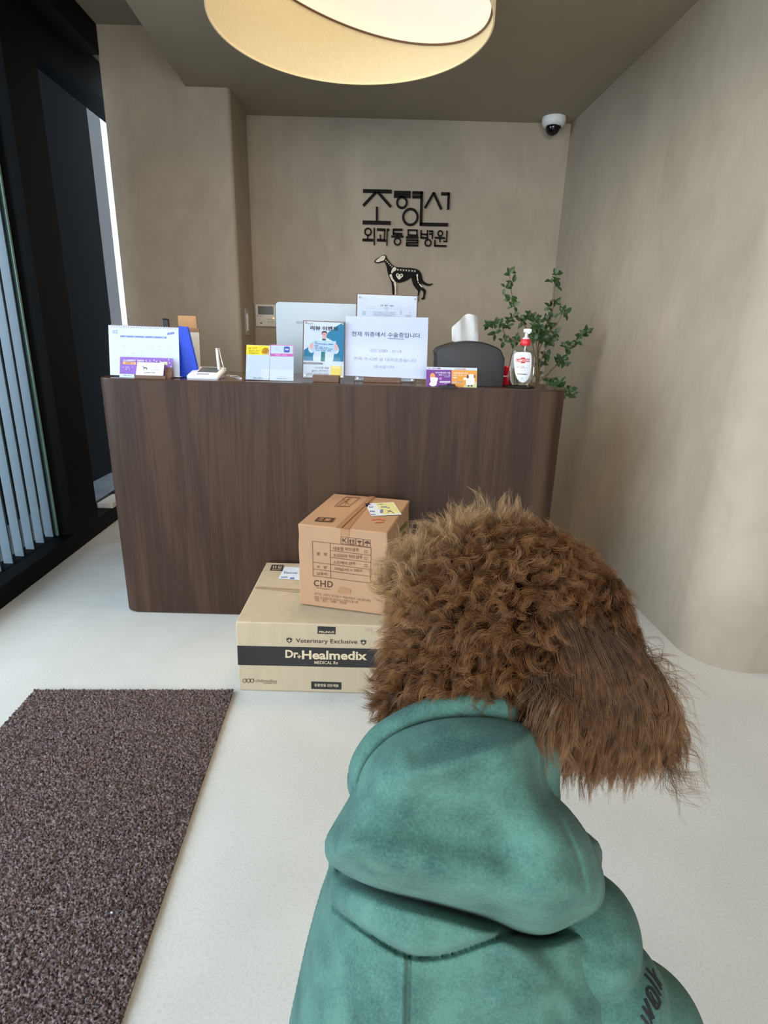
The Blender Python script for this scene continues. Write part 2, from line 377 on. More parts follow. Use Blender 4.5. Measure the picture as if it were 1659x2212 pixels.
# ================================================================== CCTV
CC = thing('dome_camera', 'white dome security camera with black lens on the ceiling', 'security camera', (1.023, 4.235, 2.6))
b = MB(); b.lathe([(.074, -.001), (.075, -.022), (.068, -.045), (.052, -.054), (.03, -.055)], M_WHITE, (1.023, 4.235, 2.6), 32); b.build('housing', CC, smooth=50)
b = MB(); b.lathe([(.045, -.05), (.045, -.062), (.04, -.08), (.028, -.096), (.01, -.104), (.002, -.105)], mat('dome_black', (10, 10, 12), .08), (1.018, 4.225, 2.6), 24)
b.box((1.02, 4.20, 2.532), (1.065, 4.235, 2.55), M_BLACK, bev=.004); b.build('dome', CC, smooth=50)

# ================================================================== WALL SIGN
YW = 4.34
def zp(x, y, Y=YW - .012): p = on_y(740 + x / 5.925, 380 + y / 5.925, Y); return (p[0], p[2])
M_SIGN = mat('sign_metal', (15, 11, 9), .7, spec=.2)
SG = thing('wall_sign', 'dark metal Korean letters mounted on the beige back wall', 'sign', (.1, YW, 1.83))
def bar(mb, a, c, w):
    a = np.array(zp(*a)); c = np.array(zp(*c)); w = w / 5.925 * 4.34 / F * 1.0; d = (c - a) / np.linalg.norm(c - a); n = np.array([-d[1], d[0]]) * w / 2
    P = [a + n, c + n, c - n, a - n]; mb.add([(p[0], YW - .016, p[1]) for p in P] + [(p[0], YW - .002, p[1]) for p in P], [(0, 1, 2, 3), (7, 6, 5, 4), (0, 4, 5, 1), (1, 5, 6, 2), (2, 6, 7, 3), (3, 7, 4, 0)], M_SIGN)
def circ(mb, cx, cy, r, w):
    c = np.array(zp(cx, cy)); k = 4.34 / F / 5.925; vs = []; n = 32
    for i in range(n):
        a = 2 * PI * i / n
        for q, y in ((r + w / 2, YW - .016), (r + w / 2, YW - .002), (r - w / 2, YW - .002), (r - w / 2, YW - .016)): vs.append((c[0] + q * k * math.cos(a), y, c[1] + q * k * math.sin(a)))
    fs = [(4 * i + m, 4 * ((i + 1) % n) + m, 4 * ((i + 1) % n) + (m + 1) % 4, 4 * i + (m + 1) % 4) for i in range(n) for m in range(4)]
    mb.add(vs, fs, M_SIGN)
LET = [
 ([((262,192),(628,200),36),((430,205),(265,380),28),((450,205),(618,395),28),((440,395),(440,580),24),((256,594),(616,602),38)], []),
 ([((660,212),(872,216),34),((657,258),(872,262),32)], [(760,340,55,22)]),
 ([((893,216),(1028,218),32),((893,266),(1010,268),30),((1014,203),(1003,634),30),((990,618),(1350,625),34)], [(868,525,82,24)]),
 ([((1168,213),(1055,410),26),((1165,213),(1264,425),26),((1262,228),(1370,230),30),((1360,215),(1352,430),26)], []),
 ([((322,750),(322,810),14),((255,818),(392,822),28),((405,665),(405,885),15)], [(325,715,36,16)]),
 ([((440,685),(548,690),26),((541,690),(532,825),14),((483,750),(483,815),14),((440,820),(556,826),26),((573,672),(566,888),14),((572,688),(598,690),22)], []),
 ([((642,688),(768,690),24),((650,688),(650,750),18),((642,740),(766,745),26),((622,775),(780,777),20),((700,745),(700,775),16)], [(702,838,36,16)]),
 ([((833,692),(962,696),16),((840,690),(840,760),16),((953,695),(953,765),16),((833,757),(962,762),18),((812,787),(970,790),24),((890,762),(890,785),14),((812,822),(970,824),18),((962,822),(962,852),16),((812,854),(970,856),18),((820,856),(820,888),16),((812,886),(970,890),22)], []),
 ([((1005,690),(1005,800),16),((1088,690),(1085,800),16),((1000,745),(1090,750),16),((1000,790),(1090,796),20),((1108,706),(1150,708),18),((1108,742),(1150,744),16),((1152,697),(1148,805),16)], [(1094,855,34,16)]),
 ([((1180,790),(1310,795),20),((1245,800),(1245,850),14),((1337,700),(1330,845),14),((1290,836),(1335,840),14),((1182,820),(1180,900),16),((1174,893),(1330,898),20)], [(1250,735,27,14)]),
]
for bars, cs in LET:
    b = MB()
    for x in bars: bar(b, *x)
    for x in cs: circ(b, *x)
    b.build('letter', SG)
# dog emblem
DE = thing('dog_emblem', 'black standing dog plaque with cream bones under the wall sign', 'wall emblem', (.07, YW, 1.5))
OUT = [(408,1090),(425,1068),(470,1038),(490,1024),(522,1012),(545,1012),(558,1022),(566,1048),(600,1095),(640,1140),(690,1165),(760,1172),(860,1178),(930,1188),(972,1205),(1000,1235),(1015,1280),(1025,1325),(1050,1358),(1090,1378),(1130,1381),(1152,1374),(1148,1388),(1110,1406),(1070,1402),(1035,1387),(1013,1372),(1016,1400),(1030,1430),(1060,1455),(1068,1482),(1056,1530),(1052,1568),(1032,1583),(1010,1576),(1012,1560),(1030,1550),(1035,1502),(1030,1478),(1000,1455),(990,1480),(976,1530),(972,1600),(950,1605),(960,1530),(964,1472),(930,1430),(900,1380),(886,1325),(878,1300),(840,1325),(780,1355),(720,1366),(692,1362),(695,1450),(690,1540),(690,1610),(640,1610),(640,1540),(634,1450),(626,1370),(602,1310),(582,1250),(570,1190),(552,1130),(532,1098),(500,1106),(460,1116),(430,1113),(412,1104)]
def plate(mb, pts, y0, y1, mt, sm=0):
    if sm: pts = smooth_poly(pts, sm)
    P = [zp(*p) for p in pts]; n = len(P); tri = tessellate_polygon([[Vector((p[0], p[1], 0)) for p in P]])
    mb.add([(p[0], y0, p[1]) for p in P] + [(p[0], y1, p[1]) for p in P], [tuple(t) for t in tri] + [tuple(k + n for k in t) for t in tri] + [(i, (i + 1) % n, (i + 1) % n + n, i + n) for i in range(n)], mt)
b = MB(); plate(b, OUT, YW - .014, YW - .002, mat('plaque_black', (8, 6, 6), .7, spec=.2), 3); b.build('silhouette', DE)
M_BONE = mat('bone_cream', (214, 204, 180), .5)
def bone(*polys):
    b = MB()
    for p in polys: plate(b, p, YW - .0165, YW - .0135, M_BONE, 3 if len(p) > 4 else 0)
    b.build('bone', DE)
bone([(425,1086),(470,1050),(495,1028),(530,1021),(546,1030),(541,1060),(522,1084),(490,1094),(460,1103),(432,1101)])
for i in range(5):
    x, y = 553 + i * 19.5, 1082 + i * 20; bone([(x - 12, y + 6), (x + 6, y - 12), (x + 2, y), (x + 13, y - 2), (x - 4, y + 14), (x, y + 2)])
bone([(642,1182),(665,1165),(688,1185),(680,1212),(652,1225),(635,1248),(620,1236),(630,1205)])
bone([(600,1268),(625,1257),(634,1280),(645,1315),(672,1350),(656,1362),(625,1330),(608,1295)])
bone([(655,1362),(684,1360),(688,1440),(685,1535),(668,1535),(667,1440)])
for i in range(7):
    x, y = 708 + i * 36, 1202 + i * 2.6; bone([(x - 12, y - 14), (x, y - 6), (x + 12, y - 13), (x + 6, y), (x + 12, y + 14), (x, y + 6), (x - 12, y + 14), (x - 6, y)])
hp = [(722,1328),(690,1290),(684,1264),(700,1246),(722,1256),(735,1262),(752,1250),(772,1262),(772,1288),(752,1304)]
bone(hp)
b = MB()
for cx, cy in ((706, 1268), (750, 1275)): plate(b, [(cx + 9 * math.cos(a), cy + 9 * math.sin(a)) for a in np.linspace(0, 2 * PI, 14)[:-1]], YW - .0185, YW - .0163, mat('plaque_black', (20, 15, 14)))
b.build('heart_eyes', DE)
bone([(944,1264),(958,1258),(966,1270),(962,1300),(970,1338),(958,1346),(950,1300)])
bone([(962,1358),(974,1358),(974,1372),(962,1372)]); bone([(978,1388),(988,1380),(1022,1416),(1018,1428),(1004,1420)])

# ================================================================== WALL CONTROLS
def P3(x, y, Y): return on_y(x, y, Y)
THM = thing('wall_thermostat', 'white wall thermostat with dark screen beside the monitor', 'thermostat', P3(574, 682, YW))
a, c = P3(552, 657, YW), P3(597, 706, YW)
b = MB(); b.box((a[0], YW - .02, c[2]), (c[0], YW, a[2]), mat('thermo_white', (214, 210, 200), .4), bev=.005); b.build('body', THM, smooth=40)
a, c = P3(557, 661, YW - .021), P3(591, 680, YW - .021)
b = MB(); b.box((a[0], YW - .0215, c[2]), (c[0], YW - .02, a[2]), mat('lcd_grey', (82, 84, 80), .25)); b.build('screen', THM)
pr = Print((0, YW - .0205, 0), (0, -1, 0)); pr.rect(589, 686, 592.5, 689, emit_mat('led_orange', (1, .3, .05), 2)); 
for i in range(3):
    for j in range(2): pr.rect(578 + i * 5, 688 + j * 6, 581 + i * 5, 691 + j * 6, ink((176, 172, 164)))
pr.rect(562, 696, 566, 699, ink((130, 60, 50))); pr.scribble(555, 681.5, 566, 683.5, ink((120, 118, 112))); pr.build(THM, 'buttons')
SW = thing('light_switch', 'narrow light switch plate on the side of the wall pier', 'light switch', (-.975, 4.08, 1.3))
b = MB(); b.box((-.981, 4.035, 1.215), (-.972, 4.125, 1.385), mat('switch_steel', (170, 168, 162), .35), bev=.002); b.build('plate', SW)
b = MB(); b.box((-.9725, 4.06, 1.245), (-.967, 4.10, 1.355), M_WHITE, bev=.001); b.build('rocker', SW)

# ================================================================== THINGS ON THE COUNTER
# --- desk calendar
Yc = 2.43
CAL = thing('desk_calendar', 'white spiral desk calendar showing 02 at the left end of the counter', 'calendar', (-1.02, 2.47, T))
def lean_plane(px, py, Y, deg): return on_y(px, py, Y), np.array([0, -math.cos(math.radians(deg)), math.sin(math.radians(deg))])
def slab(mb, pl, corners, th, mt, origin=(0, 0), k=1):
    """a sheet of real thickness standing on a plane, its four corners read off the photograph"""
    q = [on_plane(origin[0] + x / k, origin[1] + y / k, *pl) for x, y in corners]; n = pl[1]
    if n @ (CAM - pl[0]) < 0: n = -n
    mb.add([p for p in q] + [p - n * th for p in q], [(0, 1, 2, 3), (7, 6, 5, 4), (0, 4, 5, 1), (1, 5, 6, 2), (2, 6, 7, 3), (3, 7, 4, 0)], mt)
    return q
ZO, ZK = (220, 690), 9.217
pl = lean_plane(238, 815, 2.415, 14)
b = MB(); q = slab(b, pl, [(128, 112), (1525, 165), (1550, 1150), (165, 1105)], .003, M_PAPER, ZO, ZK)
b.build('page', CAL)
b = MB(); top = (Vector(q[0]) + Vector(q[1])) / 2; bk = MB()
bk.add([q[0] - np.array([0, -.003, .002]), q[1] - np.array([0, -.003, .002]), (q[1][0], q[1][1] + .10, T + .001), (q[0][0], q[0][1] + .10, T + .001)] , [(0, 1, 2, 3)], mat('card_white', (222, 224, 228)))
bk.add([q[3], q[2], (q[1][0], q[1][1] + .10, T + .001), (q[0][0], q[0][1] + .10, T + .001)], [(0, 1, 2, 3)], mat('card_white', (222, 224, 228))); bk.build('easel_back', CAL, fixn=False)
b = MB(); M_WIRE = mat('spiral_wire', (205, 190, 210), .3, .6)
for i in range(27):
    x = 190 + i * 49; y = 118 + i * 1.9; c = on_plane(ZO[0] + x / ZK, ZO[1] + (y + 10) / ZK, *pl)
    b.tube([(c[0], c[1] + .006 * math.cos(a) + .003, c[2] + .006 * math.sin(a)) for a in np.linspace(.2, 6.0, 12)], .0011, M_WIRE, 5)
b.build('spiral_binding', CAL)
pr = Print(pl[0], pl[1], ZO, ZK); blu = ink((110, 128, 190)); gy = ink((176, 186, 206))
pr.text('02', 212, 208, 318, 278, ink((140, 158, 214)), dy=2, bold=.02); pr.scribble(378, 262, 475, 276, gy); pr.scribble(500, 262, 545, 272, ink((205, 212, 225)))
pr.rect(366, 316, 1290, 352, blu, dy=28); 
for i in range(5): pr.scribble(435 + 188 * i, 330 + 5 * i, 500 + 188 * i, 346 + 5 * i, ink((190, 205, 240)))
pr.poly([(1302, 268), (1440, 246), (1446, 290), (1308, 312)], blu); pr.scribble(1325, 280, 1400, 292, ink((215, 222, 245)))
pr.scribble(272, 326, 308, 346, gy)
for rw in range(4):
    for cl in range(7):
        if rw > 1 and 0 < cl < 6: continue
        x = 232 + cl * 180 + random.uniform(0, 20); y = 505 + rw * 146 + cl * 4; pr.scribble(x, y, x + random.uniform(22, 60), y + random.uniform(8, 22), gy, n=3)
pr.build(CAL)
# --- purple leaflet in clear holder
LF = thing('leaflet_holder', 'clear acrylic holder with a purple leaflet before the desk calendar', 'leaflet holder', (-1.0, 2.4, T))
pl2 = lean_plane(255, 812, 2.392, 8)
b = MB(); slab(b, pl2, [(365, 742), (1412, 778), (1412, 1130), (355, 1085)], .0015, mat('leaflet_purple', (146, 92, 190), .35), ZO, ZK); b.build('leaflet', LF)
pr = Print(pl2[0], pl2[1], ZO, ZK)
pr.scribble(425, 795, 895, 832, ink((225, 215, 245)), n=17, dy=6); pr.rect(415, 838, 680, 890, ink((240, 180, 120)), dy=12); pr.scribble(470, 852, 630, 880, ink((190, 120, 70)), layer=3)
pr.scribble(415, 935, 620, 962, ink((205, 185, 235))); pr.scribble(415, 975, 560, 1000, ink((205, 185, 235)))
pr.poly([(1155, 820), (1190, 850), (1235, 845), (1300, 845), (1310, 912), (1160, 905)], ink((238, 228, 190)))
for x, y in ((1040, 812), (958, 825), (1090, 835), (1345, 865), (1330, 800), (1375, 940)): pr.ell(x, y, 14, 14, ink((225, 200, 245)), n=8)
pr.build(LF)
b = MB(); slab(b, lean_plane(255, 812, 2.388, 8), [(352, 740), (1425, 775), (1400, 1175), (352, 1140)], .0015, M_ACRYL, ZO, ZK)
p0, p1 = on_z(238, 817, T), on_z(388, 819.5, T); b.box((p0[0], 2.36, T), (p1[0], 2.47, T + .002), M_ACRYL); b.build('acrylic_stand', LF)
b = MB(); slab(b, lean_plane(255, 815, 2.372, 8), [(352, 1082), (640, 1090), (648, 1165), (350, 1150)], .001, M_PAPER, ZO, ZK); b.build('name_strip', LF)
pr = Print(*lean_plane(255, 815, 2.3715, 8), ZO, ZK); pr.scribble(410, 1100, 590, 1122, ink((130, 140, 165)), dy=4); pr.build(LF)
# --- business card holder
BH = thing('business_card_holder', 'small walnut holder full of white business cards before the purple leaflet', 'card holder', on_z(330, 818, T))
pb = on_y(293, 812, 2.365); pe = on_y(360, 816, 2.365)
b = MB(); b.box((pb[0], 2.352, T), (pe[0], 2.362, T + .0125), M_WOOD_SMALL, bev=.001); b.box((pb[0], 2.362, T), (pe[0] + .015, 2.40, T + .005), M_WOOD_SMALL); 
b.prism([(2.376, T + .004), (2.40, T + .004), (2.402, T + .04), (2.396, T + .044)], pe[0] - .012, pe[0] + .016, M_WOOD_SMALL, Matrix(((0, 0, 1, 0), (1, 0, 0, 0), (0, 1, 0, 0), (0, 0, 0, 1)))); b.build('holder', BH)
plb = lean_plane(300, 812, 2.366, 18)
for i in range(4):
    pk = (plb[0] + np.array([0, .0022 * i, 0]), plb[1]); b = MB(); slab(b, pk, [(708 + 3 * i, 858 - 3 * i), (1240 + 3 * i, 880 - 3 * i), (1215 + 3 * i, 1120), (675 + 3 * i, 1105)], .0008, mat('card_stock', (236, 240, 240), .5, vary=.01), ZO, ZK); b.build('business_card', BH)
pr = Print(*plb, ZO, ZK); dg = ink((96, 88, 96))
sx, sy = .17, .17; pr.poly([(720 + 0 + (x - 408) * .172 + 75, 920 + (y - 1012) * .172) for x, y in OUT], dg)
pr.text('조형선', 965, 928, 1150, 965, ink((130, 140, 175)), dy=8); pr.text('외과동물병원', 958, 975, 1142, 1015, ink((120, 130, 165)), dy=8); pr.scribble(830, 1048, 1062, 1066, dg, dy=4); pr.build(BH)
# --- blue file and clipboard
BF = MB(); zk = 3.858; zo = (210, 620)
M_BLUE = mat('blue_file', (26, 68, 205), .25, vary=.08)
q0 = [on_y(x, y, 2.46) for x, y in ((386, 704), (404, 706), (430, 814), (388, 815))]
b.__init__(); b.add([tuple(p) for p in q0] + [(p[0] + .002, 2.476, p[2] - .001) for p in q0], [(0, 1, 2, 3), (7, 6, 5, 4), (0, 4, 5, 1), (1, 5, 6, 2), (2, 6, 7, 3), (3, 7, 4, 0)], M_BLUE)
o = b.build('file_folder'); tag(o, 'glossy royal blue file standing slanted behind the desk calendar', 'file folder')
pr = Print((0, 2.4597, 0), (0, -1, 0)); 
CB = thing('clipboard', 'brown clipboard with cream paper standing behind the blue file', 'clipboard', on_y(415, 815, 2.76))
plc = lean_plane(430, 812, 2.74, 4)
b = MB(); slab(b, plc, [(670, 238), (820, 242), (868, 690), (700, 690)], .005, mat('clip_brown', (176, 128, 76), .5, vary=.15, scale=10), zo, zk); b.build('board', CB)
b = MB(); slab(b, (plc[0] - plc[1] * -.001, plc[1]), [(700, 372), (848, 376), (862, 680), (700, 680)], .001, mat('cream_paper', (212, 200, 180), .7), zo, zk); b.build('paper', CB)
b = MB(); slab(b, (plc[0] + plc[1] * .004, plc[1]), [(690, 340), (850, 345), (850, 374), (690, 370)], .008, mat('clip_strip', (140, 98, 66), .5), zo, zk); b.build('clip', CB)
# --- small black stand peeking over calendar
b = MB(); p = on_y(356, 688, 2.62); b.box((p[0] - .013, 2.61, T), (p[0] + .016, 2.635, p[2] + .0), M_BLACK, bev=.006); 
tag(b.build('desk_stand'), 'small black upright object peeking over the top of the desk calendar', 'desk accessory')
# --- white terminal with antenna
PT = thing('payment_terminal', 'white desktop terminal with grey screen and upright white rod', 'terminal', on_z(445, 817, T))
e0 = on_z(405, 818, T); e1 = on_z(473, 818, T)
b = MB(); Mx = Matrix.Translation((e0[0] + .07, 2.455, T)) @ Matrix.Rotation(math.radians(-4), 4, 'Z') @ Matrix.Rotation(math.radians(16), 4, 'X')
b.box((-.07, -.055, .004), (.065, .06, .024), M_WHITE, Mx @ Matrix.Translation((0, 0, .006)), bev=.007, seg=3); b.box((-.055, -.04, -.004), (.055, .05, .012), M_WHITE, Matrix.Translation((e0[0] + .07, 2.46, T + .004)), bev=.003); b.build('housing', PT, smooth=50)
b = MB(); b.box((-.036, -.012, .0235), (.048, .046, .0252), mat('terminal_screen', (92, 96, 104), .12), Mx @ Matrix.Translation((0, 0, .006))); b.build('screen', PT)
b = MB(); b.box((-.03, -.038, .0235), (.02, -.03, .0251), mat('terminal_label', (120, 132, 150), .4), Mx @ Matrix.Translation((0, 0, .006))); b.build('key_strip', PT)
s0 = on_y(474, 806, 2.47); s1 = on_y(468, 752, 2.47)
b = MB(); b.box((s0[0] - .012, 2.452, T), (s0[0] + .014, 2.49, T + .028), M_WHITE, bev=.004); b.tube([s0, (np.array(s0) + s1) / 2, s1], [.0065, .006, .0055], M_WHITE, 12); b.build('rod', PT, smooth=50)
cw = [on_y(473, 752, 2.475), on_y(478, 775, 2.475), on_y(484, 795, 2.47), on_z(497, 812, T + .002), on_z(512, 816, T + .002), on_z(522, 817.5, T + .002), on_z(510, 812, T + .002), on_z(488, 811, T + .002)]
b = MB(); b.tube(smooth_poly(cw, 6, False), .0018, M_WHITE, 6); b.build('cable', PT, smooth=60)
# --- two code stands (their codes left blank)
def code_stand(name, label, corners, ox, drawfn, Y, footx):
    t = thing(name, label, 'counter sign', on_z(ox, 821, T), 'acrylic sign stands')
    pln = lean_plane(ox, 819, Y, 9)
    b = MB(); slab(b, pln, corners, .002, M_PAPER); b.build('card', t)
    b = MB(); slab(b, (pln[0] + pln[1] * .0025, pln[1]), corners, .0018, M_ACRYL)
    f0, f1 = on_z(corners[3][0], 821, T), on_z(corners[2][0], 823, T); b.box((f0[0], Y - .012, T), (f1[0], Y + .045, T + .003), M_ACRYL); b.build('acrylic_stand', t)
    pr = Print(*pln); drawfn(pr); pr.build(t); return t
def d1(p):
    p.poly([(532.6, 745), (581, 747), (581, 767), (532, 766)], ink((248, 214, 30))); k = ink((90, 70, 20))
    p.text('QR 스캔 후', 537, 750, 555, 754.5, k); p.text('채널 친구 추가', 537, 756, 560, 760.5, k); p.scribble(537, 762, 560, 763.5, k)
    p.poly([(566, 756), (570, 752), (576, 751), (580, 754), (581, 760), (576, 764), (569, 764), (565, 761)], ink((232, 140, 40)), smooth=3); p.poly([(574, 763), (578, 761), (581, 762), (581, 766), (573, 766)], ink((230, 226, 214)))
    p.scribble(547, 815.5, 568, 817.5, ink((90, 90, 100)))
def d2(p):
    M = ink((206, 96, 178))
    for a, c, w in (((584.5, 745), (633, 746), 1.6), ((584.5, 745), (584.3, 769), 1.4), ((633.2, 746), (633, 770), 1.4)): p.line(a, c, w, M)
    p.poly([(584, 763.5), (633.5, 764.5), (633, 770.5), (584, 769.5)], M); p.scribble(594, 765.5, 622, 768, ink((240, 190, 225)), dy=.4)
    p.poly([(613.5, 750.5), (615.5, 748.6), (624, 748.9), (625.8, 751), (625.6, 759.5), (623.5, 761.3), (615, 761), (613.4, 759)], ink((58, 84, 178)), smooth=3); p.scribble(615.5, 753, 624, 756.5, ink((225, 230, 250)))
    p.poly([(594, 752), (603, 750), (600, 753), (604, 757), (598, 756), (596, 758)], ink((190, 200, 225)))
    p.scribble(597, 816.5, 619, 818.5, ink((120, 120, 130)))
code_stand('sign_stand', 'small acrylic sign with yellow heading standing left of the pink one', [(533, 744.5), (584, 746.5), (581, 821), (530.5, 819.5)], 556, d1, 2.40, 0)
code_stand('sign_stand', 'small acrylic sign with pink and blue heading beside the yellow one', [(584, 744.5), (634.5, 746), (634, 823), (582, 821.5)], 608, d2, 2.396, 0)
# --- review event poster in brown frame
PO = thing('poster_stand', 'upright acrylic poster of a white coated doctor on a walnut foot', 'poster stand', on_z(700, 824, T))
zo, zk = (640, 680), 13.825; plp = lean_plane(698, 820, 2.44, 8)
M_BF = mat('frame_brown', (98, 66, 58), .4)
b = MB(); slab(b, (plp[0] - plp[1] * .002, plp[1]), [(205, 165), (1460, 215), (1440, 1930), (175, 1905)], .008, M_BF, zo, zk); b.build('frame', PO)
b = MB(); slab(b, plp, [(235, 190), (1430, 238), (1415, 1885), (205, 1865)], .002, M_PAPER, zo, zk); b.build('poster', PO)
pr = Print(*plp, zo, zk); te = ink((20, 118, 160)); bk = ink((34, 34, 44))
pr.poly([(228, 1050), (300, 1005), (370, 955), (520, 1100), (510, 1375), (215, 1365)], te)
pr.poly([(1440, 245), (1330, 265), (1200, 340), (1090, 450), (960, 520), (900, 640), (900, 690), (1060, 770), (1150, 1100), (1085, 1390), (1412, 1400), (1430, 700)], te)
coat = ink((206, 216, 238)); skin = ink((222, 170, 168)); 
pr.poly([(370, 960), (480, 860), (640, 720), (780, 650), (900, 680), (1060, 770), (1180, 860), (1260, 980), (1270, 1080), (1220, 1160), (1140, 1165), (1085, 1120), (1085, 1400), (510, 1380), (540, 1110), (470, 1140), (395, 1110), (365, 1040)], coat, 2, smooth=2)
pr.poly([(745, 1100), (862, 1105), (852, 1392), (728, 1388)], ink((16, 120, 122)), 3); pr.poly([(728, 1370), (852, 1374), (852, 1394), (726, 1390)], bk, 4)
pr.poly([(775, 640), (885, 640), (885, 730), (775, 730)], skin, 3); pr.poly([(775, 710), (885, 720), (880, 770), (775, 765)], ink((40, 84, 100)), 4)
pr.ell(838, 575, 76, 88, skin, 4); pr.poly([(757, 570), (765, 510), (805, 484), (860, 482), (905, 505), (922, 570), (905, 590), (895, 545), (850, 530), (790, 540), (770, 590)], ink((48, 40, 44)), 5); pr.ell(835, 585, 40, 30, ink((212, 130, 140)), 6)
pr.poly([(495, 765), (1190, 790), (1160, 1110), (465, 1090)], ink((176, 204, 240)), 5)
pr.poly([(400, 920), (440, 850), (500, 845), (515, 900), (500, 1000), (450, 1035), (405, 1000)], skin, 6, smooth=2); pr.poly([(1140, 880), (1190, 865), (1235, 930), (1235, 1030), (1190, 1068), (1150, 1040), (1135, 960)], skin, 6, smooth=2)
for i, (x0, x1) in enumerate(((545, 660), (560, 1105), (545, 670), (560, 935), (560, 1090), (590, 1045))): pr.scribble(x0, 800 + i * 48, x1, 826 + i * 48, ink((70, 84, 120)), layer=7, dy=24 if x1 > 900 else 6)
pr.text('리뷰 이벤트', 415, 330, 1250, 458, bk, 6, dy=22, bold=.025); pr.scribble(285, 240, 512, 270, ink((150, 165, 130)), dy=6)
pr.rect(215, 1415, 790, 1470, ink((70, 66, 84)), dy=18); pr.scribble(235, 1432, 770, 1456, ink((190, 185, 205)), dy=16, layer=3)
pr.text('카카오톡 채널', 545, 1550, 970, 1618, ink((84, 68, 100)), dy=6, bold=.012); pr.text('플러스 친구하고', 455, 1640, 955, 1708, ink((84, 68, 100)), dy=6, bold=.012); pr.text('3만원 즉시할인 받자!', 315, 1732, 970, 1805, ink((84, 68, 100)), dy=8, bold=.012)
pr.poly([(1030, 1520), (1355, 1530), (1340, 1880), (1025, 1880)], ink((226, 200, 70))); pr.rect(1085, 1550, 1325, 1600, ink((240, 228, 170)), 2); pr.scribble(1100, 1565, 1300, 1582, ink((170, 150, 60)), layer=3)
pr.build(PO)
b = MB(); slab(b, (plp[0] + plp[1] * .006, plp[1]), [(225, 180), (1440, 228), (1425, 1895), (195, 1875)], .002, M_ACRYL, zo, zk); b.build('acrylic_cover', PO)
for x, y in ((300, 245), (1385, 285), (262, 1815), (1360, 1850)):
    b = MB(); c = on_plane(zo[0] + x / zk, zo[1] + y / zk, plp[0] + plp[1] * .008, plp[1]); b.lathe([(.0042, 0), (.0042, .006), (.003, .008)], M_CHROME, M=Matrix.Translation(c) @ Matrix.Rotation(math.radians(82), 4, 'X'), n=16); b.build('corner_bolt', PO, smooth=40)
f0, f1 = on_z(671, 828, T), on_z(729, 830, T)
b = MB(); b.box((f0[0], 2.405, T), (f1[0], 2.47, T + .028), M_WOOD_SMALL, bev=.002); b.build('foot', PO)
# --- framed certificate on counter with the notice before it
CF = thing('certificate_stand', 'tall brown framed certificate with corner bolts standing behind the white notice', 'certificate stand', on_z(840, 826, T))
zo, zk = (740, 620), 8.295; plf = lean_plane(835, 826, 2.52, 6)
b = MB(); slab(b, (plf[0] - plf[1] * .002, plf[1]), [(248, 112), (1358, 155), (1290, 1695), (205, 1675)], .008, M_BF, zo, zk); b.build('frame', CF)
b = MB(); slab(b, plf, [(272, 128), (1335, 168), (1280, 1690), (222, 1668)], .002, M_PAPER, zo, zk); b.build('sheet', CF)
pr = Print(*plf, zo, zk); g1 = ink((150, 160, 180)); g2 = ink((178, 188, 205))
pr.scribble(740, 297, 832, 307, g2); pr.scribble(682, 316, 910, 340, ink((110, 118, 140)), dy=6)
pr.rect(355, 345, 1245, 349, g2, dy=22); pr.rect(355, 380, 1240, 384, g2, dy=22)
pr.scribble(740, 365, 828, 385, g1); pr.scribble(765, 405, 812, 420, g1)
for i in range(4): pr.scribble(355, 430 + 20 * i, 430 - 8 * i, 440 + 20 * i, g1); pr.scribble(540 + 20 * (i % 2), 436 + 22 * i, 960 - 30 * (i % 2), 448 + 22 * i, g1, dy=6); pr.scribble(1028, 415 + 22 * i, 1066, 428 + 22 * i, g1)
for y in (455, 500, 520): pr.scribble(1130, y, 1228, y + 12, g1)
pr.build(CF)
b = MB(); slab(b, (plf[0] + plf[1] * .006, plf[1]), [(262, 122), (1345, 162), (1285, 1693), (212, 1672)], .002, M_ACRYL, zo, zk); b.build('acrylic_cover', CF)
for x, y in ((316, 187), (1298, 218), (270, 1635), (1238, 1665)):
    b = MB(); c = on_plane(zo[0] + x / zk, zo[1] + y / zk, plf[0] + plf[1] * .008, plf[1]); b.lathe([(.0042, 0), (.0042, .006), (.003, .008)], M_CHROME, M=Matrix.Translation(c) @ Matrix.Rotation(math.radians(84), 4, 'X'), n=16); b.build('corner_bolt', CF, smooth=40)
f0, f1 = on_z(780, 836, T), on_z(868, 838, T)
b = MB(); b.box((f0[0], 2.46, T), (f1[0], 2.56, T + .024), M_WOOD_SMALL, bev=.002); b.build('foot', CF)
NT = thing('notice_sheet', 'white A4 notice in a clear sleeve leaning on the certificate stand', 'notice', on_z(835, 826, T))
pln = lean_plane(835, 822, 2.46, 7)
b = MB(); slab(b, pln, [(55, 520), (1538, 548), (1500, 1650), (40, 1585)], .0012, M_PAPER, zo, zk); b.build('paper', NT)
pr = Print(*pln, zo, zk); tx = ink((58, 58, 76)); tf = ink((108, 116, 150))
pr.text('현재 위층에서 수술중입니다.', 165, 792, 1412, 880, tx, dy=36, bold=.006); pr.line((822, 925), (1100, 932), 8, tx, 2)
pr.text('02) 2282 . 0119', 497, 1110, 1055, 1172, tf, dy=24); pr.text('연락 주시면 곧 내려오겠습니다', 200, 1250, 1325, 1312, tf, dy=40); pr.text('감사합니다', 560, 1400, 935, 1452, tf, dy=8)
pr.build(NT)
b = MB(); slab(b, (pln[0] + pln[1] * .002, pln[1]), [(48, 512), (1545, 540), (1508, 1658), (32, 1590)], .0006, M_SLEEVE, zo, zk); b.build('plastic_sleeve', NT)
